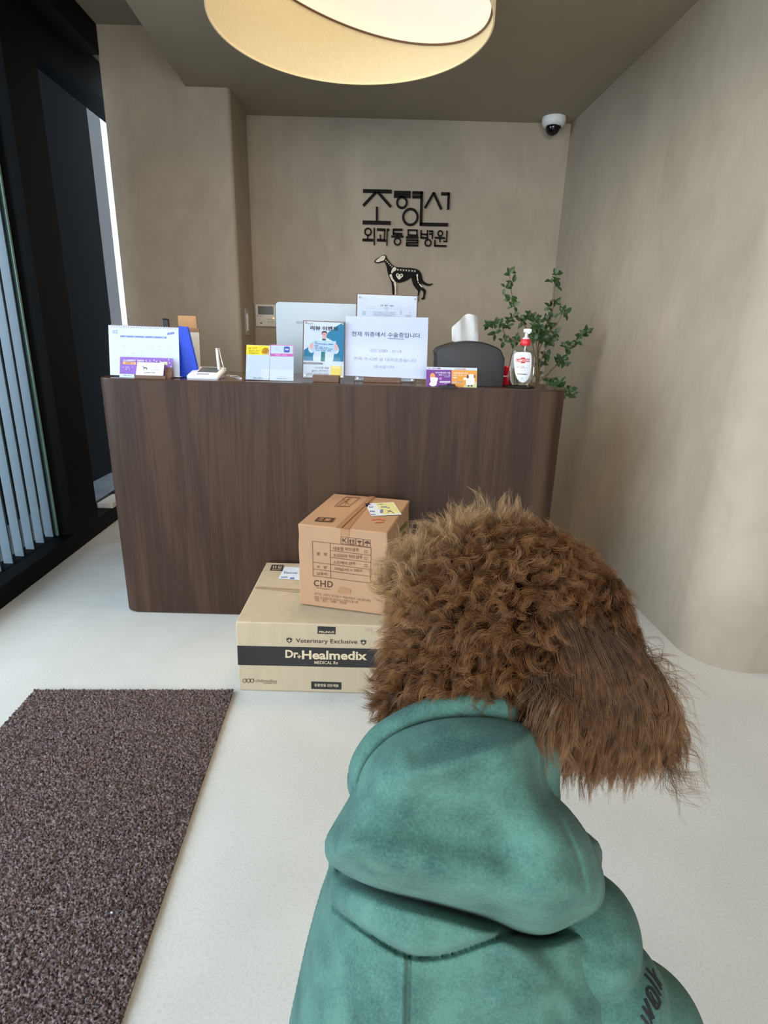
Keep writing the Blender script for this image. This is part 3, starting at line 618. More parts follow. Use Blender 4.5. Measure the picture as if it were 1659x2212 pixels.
a0 = on_z(905, 829, T); b = MB(); b.box((a0[0] - .012, 2.47, T), (a0[0] + .012, 2.50, on_y(905, 815, 2.47)[2]), M_ACRYL); a1 = on_z(778, 826, T); b.box((a1[0] - .004, 2.47, T), (a1[0] + .004, 2.5, on_y(778, 815, 2.47)[2]), M_ACRYL); b.build('acrylic_prop', NT)
# --- leaflet card purple / orange
PC = thing('promotion_card', 'wide card half purple half orange propped before the tissue box', 'promotion card', on_z(975, 838, T))
zo, zk = (880, 560), 3.95; plq = lean_plane(970, 837, 2.365, 8)
b = MB(); slab(b, plq, [(165, 918), (595, 928), (592, 1100), (158, 1095)], .0015, M_PAPER, zo, zk); b.build('card', PC)
pr = Print(*plq, zo, zk); pu, og = ink((112, 52, 140)), ink((224, 150, 58)); wt = ink((240, 234, 240))
pr.poly([(163, 940), (378, 945), (377, 1098), (159, 1094)], pu); pr.poly([(378, 945), (594, 950), (592, 1099), (377, 1098)], og)
pr.scribble(178, 924, 250, 934, ink((150, 120, 150))); pr.rect(254, 926, 282, 937, ink((150, 90, 120))); pr.scribble(392, 930, 465, 941, ink((170, 150, 140))); pr.rect(470, 932, 498, 943, ink((200, 140, 90)))
pr.text('강아지중성화 수술', 238, 960, 366, 974, wt, dy=2, bold=.01); pr.text('2023. 2. 3 - 25', 266, 980, 364, 992, wt, dy=2); pr.text('수의외과', 316, 998, 362, 1008, wt)
pr.text('고양이중성화 수술', 390, 964, 515, 978, wt, dy=2, bold=.01); pr.text('2023. 2. 20 - 26', 390, 984, 505, 996, wt, dy=2); pr.scribble(390, 1004, 420, 1014, wt)
pr.rect(275, 1040, 366, 1053, wt); pr.scribble(290, 1058, 360, 1066, ink((190, 150, 210))); pr.rect(387, 1043, 476, 1056, wt)
pr.ell(215, 1000, 22, 30, ink((236, 150, 90)), 2); pr.poly([(195, 1010), (235, 1008), (262, 1015), (252, 1045), (245, 1078), (205, 1082), (186, 1065), (200, 1045)], wt, 3, smooth=2); pr.ell(283, 1018, 12, 12, ink((180, 120, 190)), 2)
pr.poly([(505, 1010), (520, 985), (560, 982), (580, 1000), (572, 1030), (572, 1065), (505, 1075), (500, 1040)], wt, 3, smooth=2); pr.ell(515, 1002, 10, 16, ink((110, 60, 60)), 4); pr.ell(573, 1000, 9, 16, ink((150, 90, 70)), 4); pr.poly([(470, 1098), (490, 1070), (590, 1050), (591, 1099)], ink((206, 205, 150)), 2); pr.ell(522, 1080, 9, 6, bk, 4); pr.ell(548, 1080, 9, 6, bk, 4)
pr.rect(478, 1010, 502, 1032, ink((240, 225, 200)), 3); pr.build(PC)
f0 = on_z(970, 839, T); b = MB(); b.box((f0[0] - .035, f0[1] + .0, T), (f0[0] + .035, 2.39, T + .005), M_BLACKM, bev=.001); p0 = on_y(965, 833, 2.352); b.box((p0[0], 2.350, T), (p0[0] + .034, 2.355, T + .012), M_BLACKM); b.build('black_clip', PC)
# --- tissue box
TB = thing('tissue_box', 'black leather tissue box with a domed top', 'tissue box', on_z(1012, 836, T))
M_LEA = mat('black_leather', (24, 25, 28), .42, bump=.25, bscale=900, vary=.1)
yl, yr = on_y(938.5, 835, 2.425), on_y(1085.5, 838, 2.425)
def tz(px, py): p = on_y(px, py, 2.425); return p[0], p[2]
arch = [(yl[0], T + .001), (yl[0], tz(938, 770)[1])] + [tuple(v) for v in smooth_poly([tz(940, 760), tz(946, 752), tz(970, 743), tz(1000, 737), tz(1035, 738), tz(1062, 745), tz(1080, 754), tz(1086, 764)], 4, False)] + [(yr[0], tz(1086, 775)[1]), (yr[0], T + .001)]
b = MB(); n = len(arch)
for (yy, sc) in ((0, 1),): pass
rings = [(2.425, .985), (2.422, .97), ]
cxm = (yl[0] + yr[0]) / 2
lay = [(2.427, -.004), (2.423, -.0005), (2.4245 + .002, 0), (2.54, 0), (2.545, -.004)]
vs = []; fs = []
for yy, d in [(2.424, -.006), (2.426, -.001), (2.430, 0), (2.545, 0), (2.550, -.004)]:
    for (x, z) in arch: vs.append((x + (-d if x < cxm else d), yy, z + (d if z > T + .05 else 0)))
for j in range(4):
    for i in range(n): fs.append((j * n + i, j * n + (i + 1) % n, (j + 1) * n + (i + 1) % n, (j + 1) * n + i))
fs += [tuple(range(n)), tuple(range(5 * n - 1, 4 * n - 1, -1))]
b.add(vs, fs, M_LEA); b.build('box', TB, smooth=35)
b = MB(); b.tube([(x * .985 + cxm * .015, 2.4238, z - .004 if z > T + .05 else z) for x, z in arch], .0012, mat('leather_seam', (26, 26, 28), .5), 5); b.build('edge_seam', TB)
M_TIS = mat('tissue', (196, 194, 192), .9, vary=.03, bump=.2, bscale=60)
b = MB(); k = 24; sh = [((976, 738), (975, 708)), ((985, 739), (987, 697)), ((994, 739), (996, 689)), ((1005, 739), (1005, 678)), ((1015, 739), (1015, 677.5)), ((1026, 739), (1025, 680)), ((1034, 739), (1033, 685))]
vs = []; 
for i, (lo, hi) in enumerate(sh):
    for j in range(8):
        t = j / 7; px = lo[0] + (hi[0] - lo[0]) * t; py = lo[1] + (hi[1] - lo[1]) * t; Y = 2.485 + .012 * math.sin(i * 2.1 + t * 1.5) * (.4 + t)
        vs.append(on_y(px, py, Y))
fs = [(i * 8 + j, i * 8 + j + 1, (i + 1) * 8 + j + 1, (i + 1) * 8 + j) for i in range(len(sh) - 1) for j in range(7)]
b.add(vs, fs, M_TIS)
vs = []
for i, (lo, hi) in enumerate([((985, 739), (974, 706)), ((984, 737), (980, 703)), ((986, 737), (986, 697))]):
    for j in range(5): t = j / 4; vs.append(on_y(lo[0] + (hi[0] - lo[0]) * t, lo[1] + (hi[1] - lo[1]) * t, 2.495 + .01 * t * i))
b.add(vs, [(i * 5 + j, i * 5 + j + 1, (i + 1) * 5 + j + 1, (i + 1) * 5 + j) for i in range(2) for j in range(4)], M_TIS)
ti = b.build('tissue', None, smooth=60); ti.modifiers.new('thickness', 'SOLIDIFY').thickness = .0012; ti.modifiers.new('soft', 'SUBSURF').render_levels = 2
tag(ti, 'white tissue pulled up out of the black tissue box', 'tissue')
# --- red sweet packet
RP = MB(); p = on_y(1091, 832, 2.52); RP.lathe([(.026, 0), (.028, .004), (.028, .075), (.024, .08), (.012, .082)], mat('packet_red', (190, 24, 40), .25), (p[0] + .012, 2.52, T), 20)
rp = RP.build('candy_tub', smooth=40); tag(rp, 'small red tub half hidden between the tissue box and the sanitiser bottle', 'tub')
b = MB(); pr = Print((0, 2.491, 0), (0, -1, 0)); pr.scribble(1085, 811, 1096, 814, wt); pr.ell(1086, 800, 1.5, 2, wt, 2); pr.build(rp)
# --- sanitiser bottle on a black coaster
bc = on_y(1123, 836, 2.44); CX, CY = bc[0], 2.44
b = MB(); b.lathe([(.062, .0), (.064, .003), (.06, .005)], M_BLACKM, (CX - .004, CY, T), 32); tag(b.build('coaster', smooth=40), 'thin round black coaster under the sanitiser bottle', 'coaster')
SB = thing('sanitiser_bottle', 'clear hand sanitiser pump bottle with red collar and white label', 'bottle', (CX, CY, T + .005))
zb = T + .005; hgt = on_y(1131, 742, CY)[2] - zb
prof = [(.040, 0), (.045, .003), (.050, .02 ), (.0545, .05), (.0555, .08), (.053, .115), (.046, .145), (.036, .165), (.022, .178), (.0165, .182), (.0165, hgt)]
b = MB(); b.lathe(prof, M_BOTTLE, (CX, CY, zb), 40, 1, .62); b.build('bottle_body', SB, smooth=60)
M_GEL = mat('sanitiser_gel', (236, 240, 240), .03, trans=1.0, vary=.01); M_GEL.node_tree.nodes['Principled BSDF'].inputs['IOR'].default_value = 1.33
b = MB(); b.lathe([(r * .93, z) for r, z in [(.040, .004), (.050, .02), (.0545, .05), (.0555, .08), (.053, .115), (.046, .143)]], M_GEL, (CX, CY, zb), 40, 1, .62); b.build('gel', SB, smooth=60)
zn = zb + hgt - .008
b = MB(); b.lathe([(.020, 0), (.021, .002), (.0205, .024), (.019, .026)], mat('cap_red', (206, 30, 44), .35), (CX + .006, CY, zn), 28); b.build('collar', SB, smooth=40)
b = MB(); b.lathe([(.014, .026), (.013, .031), (.006, .033), (.006, .052)], M_WHITE, (CX + .006, CY, zn), 20)
b.box((CX - .006, CY - .035, zn + .05), (CX + .019, CY + .012, zn + .066), M_WHITE, bev=.004); b.box((CX + .0, CY - .04, zn + .046), (CX + .012, CY - .032, zn + .058), M_WHITE, bev=.002); b.build('pump', SB, smooth=40)
b = MB(); b.tube([(CX + .006, CY, zn), (CX + .004, CY, zb + .06), (CX + .008, CY, zb + .012)], .003, M_WHITE, 8); b.build('dip_tube', SB, smooth=60)
# label wraps the bottle front
bvh_v = []; LBL = [(910, 830), (922, 800), (960, 792), (1030, 794), (1054, 805), (1060, 850), (1056, 930), (1042, 995), (1015, 1040), (980, 1052), (945, 1030), (922, 980), (912, 910)]
def on_bottle(x, y, off=.0006):
    px, py = 880 + x / 3.95, 560 + y / 3.95; v = ray(px, py); 
    zz = on_y(px, py, CY)[2] - zb; rr = np.interp(zz, [q[1] for q in prof], [q[0] for q in prof]) + off
    A = v[0] ** 2 + (v[1] / .62) ** 2; o = np.array([CAM[0] - CX, (CAM[1] - CY) / .62]); B = 2 * (o[0] * v[0] + o[1] * v[1] / .62); Cc = o @ o - rr * rr; D = B * B - 4 * A * Cc
    t = (-B - math.sqrt(max(D, 0))) / (2 * A); return CAM + v * t
class Wrap(Print):
    def pt(s, x, y, layer=1): return on_bottle(x, y, .0006 + .0004 * layer)
    def poly(s, pts, mt, layer=1, smooth=0, to=None):
        if smooth: pts = smooth_poly(pts, smooth)
        bm = bmesh.new(); vs = [bm.verts.new((float(p[0]), float(p[1]), 0)) for p in pts]; bm.faces.new(vs)
        bmesh.ops.triangulate(bm, faces=bm.faces[:])
        for _ in range(3): bmesh.ops.subdivide_edges(bm, edges=[e for e in bm.edges if e.calc_length() > 12], cuts=1); bmesh.ops.triangulate(bm, faces=bm.faces[:])
        bm.verts.index_update(); (to or s.mb).add([s.pt(v.co.x, v.co.y, layer) for v in bm.verts], [[v.index for v in f.verts] for f in bm.faces], mt); bm.free()
pr = Wrap((CX, CY, zb), (0, -1, 0)); pr.poly(LBL, mat('label_white', (232, 234, 236), .45), 1, smooth=3); pr.mb.build('label', SB, smooth=60, fixn=False); pr.mb = MB()
red = ink((204, 50, 50)); pr.poly([(968, 838), (1004, 838), (1004, 888), (968, 888)], red, 2); pr.poly([(928, 848), (1042, 850), (1042, 878), (930, 876)], red, 2)
pr.text('LABCCIN', 934, 854, 1037, 872, wt, 4, dy=1, bold=.02); pr.text('V3', 935, 910, 958, 930, ink((150, 60, 60)), 3); pr.scribble(966, 910, 1002, 917, ink((200, 130, 130))); pr.scribble(966, 921, 1030, 930, ink((200, 130, 130))); pr.scribble(950, 946, 1010, 952, ink((200, 200, 205))); pr.poly([(935, 975), (1020, 979), (1020, 986), (936, 982)], ink((110, 90, 95)), 2); pr.ell(978, 1018, 10, 10, ink((205, 210, 214)), 2, 10); pr.build(SB)
# --- monitor behind the stands, on the worktop
YM = 2.98
m0, m1 = on_y(595, 652, YM), on_y(880, 664, YM); mb_ = on_y(600, 826, YM)[2]
MN = thing('computer_monitor', 'silver back of a desktop computer monitor facing the wall', 'monitor', ((m0[0] + m1[0]) / 2, 3.05, .74))
M_ALU = mat('monitor_silver', (158, 172, 184), .4, .2, vary=.02)
def rrect(x0, z0, x1, z1, r, n=6):
    P = []
    for cx, cz, a0 in ((x1 - r, z1 - r, 0), (x0 + r, z1 - r, PI / 2), (x0 + r, z0 + r, PI), (x1 - r, z0 + r, 1.5 * PI)): P += [(cx + r * math.cos(a0 + k * PI / 2 / n), cz + r * math.sin(a0 + k * PI / 2 / n)) for k in range(n + 1)]
    return P
MY = Matrix(((1, 0, 0, 0), (0, 0, 1, 0), (0, 1, 0, 0), (0, 0, 0, 1)))
b = MB(); b.prism(rrect(m0[0], .93, m1[0], m0[2], .018), YM, YM + .018, M_ALU, MY @ Matrix.Identity(4)); b.build('shell', MN, smooth=35)
b = MB(); b.prism(rrect(m0[0] + .012, .95, m1[0] - .012, m0[2] - .012, .01), YM + .018, YM + .021, mat('screen_black', (8, 9, 10), .1), MY); b.build('screen', MN)
a0, a1 = on_y(639, 693, YM - .001), on_y(662, 698.5, YM - .001); b = MB(); b.prism(rrect(a0[0], a1[2], a1[0], a0[2], .005), YM - .002, YM, mat('badge_grey', (150, 160, 168), .4), MY); b.build('badge', MN)
mc = (m0[0] + m1[0]) / 2; b = MB(); b.box((mc - .1, YM - .05, .74), (mc + .1, YM + .13, .748), M_ALU, bev=.003); b.box((mc - .07, YM - .02, .748), (mc + .07, YM, 1.02), M_ALU, bev=.003); b.build('stand', MN)

# ================================================================== PLANT BEHIND THE COUNTER
PL = thing('potted_plant', 'leafy green branches rising behind the right end of the counter', 'plant', (.68, 3.27, 0))
b = MB(); b.lathe([(.11, 0), (.13, .02), (.15, .42), (.155, .46), (.14, .46), (.135, .42)], mat('pot_clay', (120, 112, 104), .7, vary=.1), (.68, 3.27, 0), 32); b.build('pot', PL, smooth=40)
b = MB(); b.lathe([(.136, .40), (.05, .415), (.01, .42)], mat('soil', (50, 38, 30), .95, vary=.3), (.68, 3.27, 0), 24); b.build('soil', PL)
M_STEM = mat('plant_stem', (98, 84, 58), .7, vary=.15); M_LEAF = mat('plant_leaf', (42, 70, 34), .42, vary=.35, scale=14)
def zl(x, y, Y): return on_y(880 + x / 3.95, 560 + y / 3.95, Y)
def leaf(mb, p, d, n, L_):
    d = Vector(d).normalized(); n = Vector(n); n = (n - d * n.dot(d)).normalized(); w = d.cross(n); vs = []; p = Vector(p)
    prof_ = [(0, .02), (.15, .2), (.35, .3), (.55, .29), (.75, .2), (.9, .09), (1, .005)]
    for t, k in prof_:
        bend = -n * (t * t * .22 * L_)
        for s in (-1, 0, 1): vs.append(p + d * (t * L_) + w * (s * k * L_) + n * (abs(s) * k * L_ * .35) + bend)
    fs = []
    for i in range(len(prof_) - 1):
        for s in (0, 1): fs.append((i * 3 + s, i * 3 + s + 1, (i + 1) * 3 + s + 1, (i + 1) * 3 + s))
    mb.add(vs, fs, M_LEAF)
BR = [  # polyline in the enlarged view, depth, leaf cluster points
 ([(1100, 1070), (1085, 800), (1020, 600), (935, 480), (900, 340), (880, 230), (872, 130)], 3.24, [(880, 120, 3), (905, 200, 2), (840, 245, 3), (885, 350, 3), (905, 400, 3), (900, 480, 3), (870, 520, 3), (985, 540, 4), (1020, 500, 4)]),
 ([(1110, 1070), (1110, 820), (1140, 640), (1225, 490), (1245, 380), (1255, 260), (1270, 140)], 3.33, [(1270, 130, 3), (1225, 190, 2), (1290, 240, 2), (1265, 180, 2), (1265, 370, 4), (1215, 415, 3), (1245, 480, 3), (1180, 510, 4), (1205, 560, 3)]),
 ([(1105, 1070), (1120, 800), (1190, 650), (1270, 560), (1320, 470)], 3.28, [(1330, 440, 4), (1355, 470, 3), (1230, 580, 4), (1260, 640, 4), (1200, 640, 3)]),
 ([(1095, 1070), (1070, 850), (960, 720), (840, 650), (800, 570), (690, 545)], 3.2, [(690, 555, 4), (745, 560, 4), (800, 545, 4), (745, 640, 3), (820, 690, 4), (860, 570, 3), (890, 715, 4), (940, 690, 4)]),
 ([(1105, 1070), (1105, 850), (1100, 700), (1085, 560), (1060, 480)], 3.18, [(1030, 480, 4), (1075, 510, 5), (1110, 510, 4), (1100, 570, 5), (1060, 620, 4), (1140, 590, 4), (1080, 680, 4), (1160, 680, 4), (1150, 620, 4), (1120, 640, 4)]),
 ([(1112, 1070), (1130, 900), (1180, 760), (1220, 700), (1270, 640)], 3.27, [(1230, 700, 4), (1250, 660, 4), (1195, 720, 4), (1195, 820, 3), (1160, 890, 4), (1120, 890, 4), (1110, 980, 2)]),
 ([(1112, 1070), (1180, 1000), (1290, 880), (1375, 790), (1440, 700), (1530, 610)], 3.3, [(1490, 640, 4), (1525, 615, 3), (1440, 700, 4), (1390, 720, 4), (1350, 750, 4), (1380, 770, 3), (1310, 850, 4), (1330, 890, 4), (1290, 880, 2)]),
 ([(1110, 1070), (1200, 1010), (1270, 1050), (1330, 1090), (1400, 1120)], 3.02, [(1200, 1040, 4), (1230, 1060, 4), (1290, 1070, 4), (1320, 1050, 2), (1395, 1110, 4), (1390, 1150, 4), (1350, 1150, 3)]),
]
for pts, Y, cl in BR:
    W = [zl(x, y, Y) for x, y in pts]; base = np.array([.68 + random.uniform(-.05, .05), 3.27 + random.uniform(-.05, .05), .41])
    mid = (base * .5 + W[0] * .5) + np.array([0, 0, .05]); path = smooth_poly([base, mid] + W, 5, False)
    b = MB(); nP = len(path); b.tube(path, [.0055 - .004 * i / nP for i in range(nP)], M_STEM, 7)
    lf = MB()
    for x, y, k in cl:
        c = zl(x, y, Y + random.uniform(-.03, .03)); dd = np.linalg.norm(path - c, axis=1); near = path[dd.argmin()]
        b.tube([near, c * .6 + near * .4 + np.array([0, 0, .004]), c], .0013, M_STEM, 5)
        for j in range(k + 1):
            an = 2 * PI * (j + random.random()) / (k + 1); d = Vector((math.cos(an), random.uniform(-.7, .3), math.sin(an) + .15)); leaf(lf, c + np.array([random.uniform(-.006, .006), 0, random.uniform(-.008, .008)]), d, (random.uniform(-.5, .5), -1, random.uniform(.1, .9)), random.uniform(.027, .045))
    br = b.build('branch', PL, smooth=60); lf.build('foliage', br, smooth=60, fixn=False)
PL['label'] = 'potted plant with leafy green branches rising behind the right end of the counter'

# ================================================================== CARTONS ON THE FLOOR
M_CARD1 = mat('carton_pale', (190, 171, 142), .75, vary=.05, scale=5, stretch=(6, 6, .6)); M_CARD2 = mat('carton_orange', (178, 138, 104), .7, vary=.05, scale=6)
M_TAPE = mat('packing_tape', (172, 128, 90), .22, vary=.05); M_EDGE2 = mat('corrugated_edge', (150, 116, 82), .8)
def carton(name, label, bl, br, depth, h, z0, mt, seed):
    """bl/br: lower front corners in plan"""
    bl, br = np.array(bl), np.array(br); ux = (br - bl) / np.linalg.norm(br - bl); uy = np.array([-ux[1], ux[0]]); w = np.linalg.norm(br - bl)
    t = thing(name, label, 'cardboard box', (*bl, z0)); rnd = random.Random(seed)
    bm = bmesh.new(); bmesh.ops.create_grid(bm, x_segments=1, y_segments=1, size=1); bm.free()
    bm = bmesh.new(); bmesh.ops.create_cube(bm, size=1)
    for v in bm.verts: v.co = Vector(((v.co.x + .5) * w, (v.co.y + .5) * depth, (v.co.z + .5) * h))
    bmesh.ops.subdivide_edges(bm, edges=bm.edges[:], cuts=7, use_grid_fill=True)
    for v in bm.verts:
        fx, fy, fz = v.co.x / w, v.co.y / depth, v.co.z / h; bul = .004
        if fx < .001 or fx > .999: v.co.x += (bul * 4 * fy * (1 - fy) * 4 * fz * (1 - fz)) * (-1 if fx < .5 else 1)
        v.co.x += .0016 * math.sin(fz * 19 + seed + fy * 3) * (1 if (fx < .001 or fx > .999) else 0)
        if fz > .999: v.co.z += .0010 * math.sin(fx * 7 + seed) * (1 if .05 < fy < .95 else 0)
    me_M = Matrix(((ux[0], uy[0], 0, bl[0]), (ux[1], uy[1], 0, bl[1]), (0, 0, 1, z0), (0, 0, 0, 1)))
    b = MB(); b.bm(bm, mt, me_M); o = b.build('carton_body', t); o.modifiers.new('edge', 'BEVEL').width = .004; o.modifiers['edge'].limit_method = 'ANGLE'; o.modifiers['edge'].segments = 2; o.data.shade_smooth(); o.data.set_sharp_from_angle(angle=math.radians(40))
    fr = (np.array([*bl, z0]), np.array([ux[1], -ux[0], 0])); tp = (np.array([*bl, z0 + h + .0014]), np.array([0, 0, 1.]))
    return t, fr, tp, me_M, w
# lower, wide box
T1, fr, tp, MM, w1 = carton('cardboard_box', 'wide flat beige carton with a black band lying on the floor', (-.512, 1.769), (.062, 1.768), .535, .281, .001, M_CARD1, 1)
k5 = (490, 1200); s5 = 4.366; pr = Print(fr[0] + fr[1] * .0004, fr[1], k5, s5); bkk = ink((38, 37, 36)); crm = ink((216, 194, 160))
pr.poly([(98, 850), (1480, 882), (1604, 885), (1598, 1064), (1500, 1062), (105, 1032)], bkk)
pr.text('PRUNUS', 868, 710, 1014, 730, crm, 4, dy=4, bold=.02); pr.poly([(856, 668), (1026, 674), (1024, 744), (854, 738)], bkk, 2)
pr.text('Veterinary Exclusive', 650, 782, 1230, 834, bkk, 2, dy=12, bold=.004)
for cx, cy in ((588, 802), (1288, 822)):
    pr.poly([(cx - 26, cy - 22), (cx, cy - 26), (cx + 26, cy - 20), (cx + 24, cy + 6), (cx, cy + 26), (cx - 24, cy + 4)], bkk, 2); pr.rect(cx - 3, cy - 16, cx + 4, cy + 16, crm, 3); pr.rect(cx - 16, cy - 4, cx + 17, cy + 3, crm, 3)
pr.text('Dr.', 552, 890, 690, 966, crm, 4, dy=2, bold=.03); pr.rect(678, 934, 686, 972, crm, 4); pr.rect(664, 949, 704, 957, crm, 4); pr.text('Healmedix', 708, 894, 1322, 978, crm, 4, dy=10, bold=.03)
pr.text('MEDICAL Rx', 826, 994, 1050, 1024, crm, 4, dy=3, bold=.012)
pr.text('chdmedics', 270, 1166, 470, 1194, ink((110, 94, 76)), 2, dy=3); pr.scribble(325, 1200, 470, 1210, ink((140, 122, 98)))
for cx in (168, 205, 238): pr.ring(cx, 1182, 17, 5, ink((90, 76, 62)), 2); pr.line((cx + 12, 1160), (cx + 12, 1196), 5, ink((90, 76, 62)), 2)
pr.poly([(796, 1188), (1080, 1196), (1080, 1264), (796, 1258)], bkk, 2); pr.text('동물병원 전용제품', 826, 1208, 1054, 1236, crm, 4, dy=6, bold=.012); pr.text('1.5kg', 1422, 1208, 1530, 1242, ink((110, 94, 76)), 2, dy=3); pr.scribble(1260, 680, 1450, 716, ink((180, 160, 132)), dy=6)
pr.build(T1)
b = MB(); pt = Print(*tp, k5, s5); pt.poly([(285, 285), (690, 318), (690, 350), (270, 312)], mat('packing_tape_pale', (176, 158, 130), .25)); pt.rect(420, 292, 424, 560, M_EDGE2, 2) if False else None
pt.poly([(265, 300), (690, 322), (690, 327), (265, 306)], M_EDGE2, 2); pt.mb.build('tape_strip', T1, fixn=False)
pt = Print(*tp, k5, s5); pt.poly([(548, 106), (712, 112), (692, 232), (484, 218)], mat('shipping_paper', (224, 230, 238), .5), 2); pt.mb.build('shipping_label', T1, fixn=False)
pt = Print(*tp, k5, s5); pt.text('Elancoal', 540, 148, 662, 170, ink((80, 96, 150)), 4, dy=4); pt.scribble(510, 196, 586, 210, ink((110, 130, 190)), layer=4); pt.rect(596, 206, 636, 222, ink((110, 120, 190)), 4)
pt.poly([(424, 86), (536, 88), (524, 146), (404, 140)], ink((60, 52, 44)), 2)
for a_ in ([(436, 96), (448, 96), (444, 122), (432, 122)], [(458, 96), (470, 96), (466, 122), (454, 122)], [(486, 96), (520, 97), (514, 122), (480, 121)]): pt.poly(a_, ink((178, 156, 128)), 3)
pt.poly([(497, 100), (514, 101), (508, 110), (492, 110)], ink((60, 52, 44)), 4); pt.scribble(424, 128, 510, 138, ink((178, 156, 128)), layer=3); pt.build(T1)
# upper box
T2, fr, tp, MM, w2 = carton('cardboard_box', 'orange brown carton printed CHD standing on the wide beige carton', (-.306, 1.907), (.014, 1.836), .415, .318, .2865, M_CARD2, 4)
k4 = (620, 1050); s4 = 5.53; pr = Print(fr[0] + fr[1] * .0005, fr[1], k4, s4); br_ = ink((104, 62, 36)); br2 = ink((128, 82, 54))
def L4(a, c, w=6): pr.line(a, c, w, br_, 2)
L4((302, 658), (1003, 738)); L4((302, 658), (312, 1072)); L4((312, 1072), (998, 1160)); L4((1003, 738), (998, 1160)); L4((514, 684), (520, 1098))
L4((518, 770), (1000, 828)); L4((520, 852), (998, 912)); L4((310, 908), (1000, 998)); L4((312, 990), (998, 1080))
pr.text('네츄럴 허브샴푸', 552, 722, 858, 768, br_, dy=18, bold=.01); pr.text('프리미어 허브샴푸', 552, 806, 902, 852, br_, dy=22, bold=.01); pr.text('스킨케어 샴푸', 552, 892, 818, 932, br_, dy=16, bold=.01); pr.text('500g(ml) x 20EA', 566, 968, 900, 1010, br_, dy=28)
pr.text('품   명', 352, 788, 474, 826, br_, dy=10, bold=.01); pr.text('수   량', 354, 946, 474, 980, br_, dy=12, bold=.01); pr.text('납품처', 356, 1024, 474, 1060, br_, dy=12, bold=.01)
for y in (768, 850, 935):
    for a_, c_ in (((924, y), (956, y + 4)), ((956, y + 4), (956, y + 32)), ((956, y + 32), (924, y + 28)), ((924, y + 28), (924, y))): pr.line(a_, c_, 4, br_, 2)
pr.text('C', 320, 1120, 382, 1196, ink((70, 42, 26)), dy=4, bold=.01); pr.text('H', 398, 1124, 462, 1206, ink((70, 42, 26)), dy=4, bold=.01); pr.text('D', 482, 1134, 546, 1208, ink((70, 42, 26)), dy=4, bold=.01); pr.line((350, 1214), (512, 1236), 6, br_, 2)
pr.text('경기도 고양시 일산동구 하늘마을로 158 (중산동)', 325, 1268, 1000, 1302, br2, dy=88); pr.text('대방 트리플라온 비지니스 타워 C동 5층', 325, 1310, 850, 1344, br2, dy=62); pr.text('TEL : 031 - 908 - 3258', 325, 1342, 705, 1372, br2, dy=40)
for i in range(4):
    x = 642 + i * 91; y = 604 + i * 11; ic = ink((84, 52, 34))
    for a_, c_ in (((x, y), (x + 80, y + 9)), ((x + 80, y + 9), (x + 80, y + 92)), ((x + 80, y + 92), (x, y + 84)), ((x, y + 84), (x, y))): pr.line(a_, c_, 5, ic, 2)
    if i == 0: pr.line((x + 16, y + 14), (x + 64, y + 78), 8, ic, 2); pr.line((x + 62, y + 18), (x + 18, y + 70), 8, ic, 2); pr.poly([(x + 12, y + 30), (x + 30, y + 40), (x + 14, y + 56)], ic, 2)
    if i == 1:
        for dx in (22, 56): pr.line((x + dx, y + 36), (x + dx, y + 76), 12, ic, 2); pr.poly([(x + dx - 15, y + 42), (x + dx, y + 16), (x + dx + 15, y + 44)], ic, 2)
        pr.line((x + 12, y + 80), (x + 70, y + 84), 6, ic, 2)
    if i == 2: pr.poly([(x + 14, y + 22), (x + 66, y + 28), (x + 60, y + 50), (x + 40, y + 58), (x + 22, y + 48)], ic, 2); pr.line((x + 40, y + 56), (x + 40, y + 80), 7, ic, 2); pr.line((x + 24, y + 80), (x + 58, y + 84), 6, ic, 2)
    if i == 3: pr.poly([(x + 8, y + 48), (x + 18, y + 26), (x + 42, y + 16), (x + 66, y + 30), (x + 74, y + 56)], ic, 2); pr.line((x + 42, y + 46), (x + 42, y + 78), 5, ic, 2); pr.line((x + 42, y + 78), (x + 30, y + 74), 5, ic, 2)
pr.build(T2)
pt = Print(fr[0] + fr[1] * .0012, fr[1], k4, s4); pt.poly([(632, 505), (745, 520), (742, 600), (640, 590)], M_TAPE); pt.poly([(640, 1200), (762, 1240), (755, 1285), (630, 1290), (600, 1260)], M_TAPE); pt.mb.build('tape_end', T2, fixn=False)
pt = Print(tp[0] + np.array([0, 0, .0003]), tp[1], k4, s4); pt.poly([(990, 120), (1060, 128), (735, 515), (580, 490)], M_TAPE); pt.poly([(1043, 128), (1050, 129), (660, 500), (650, 495)], mat('gap_dark', (70, 44, 28), .9), 2); pt.mb.build('tape_strip', T2, fixn=False)
pt = Print(tp[0] + np.array([0, 0, .0003]), tp[1], k4, s4); pt.poly([(930, 208), (1275, 192), (1370, 340), (1010, 358)], mat('shipping_paper', (224, 230, 238), .5), 1); pt.poly([(1060, 204), (1272, 198), (1350, 322), (1140, 338)], mat('shipping_yellow', (226, 218, 150), .5), 2); pt.mb.build('shipping_label', T2, fixn=False)
pt = Print(tp[0] + np.array([0, 0, .0003]), tp[1], k4, s4); bl_ = ink((96, 110, 170))
for x0, y0, x1, y1 in ((960, 216, 1010, 226), (975, 240, 1030, 256), (990, 290, 1050, 310), (1005, 330, 1060, 344), (1090, 210, 1150, 220), (1120, 240, 1190, 256), (1110, 270, 1150, 320), (1190, 250, 1230, 262)): pt.scribble(x0, y0, x1, y1, bl_, layer=4)
pt.line((1195, 290), (1260, 310), 5, ink((110, 50, 120)), 4); pt.line((1200, 315), (1240, 285), 5, ink((110, 50, 120)), 4); pt.line((1240, 300), (1280, 325), 5, ink((110, 50, 120)), 4)
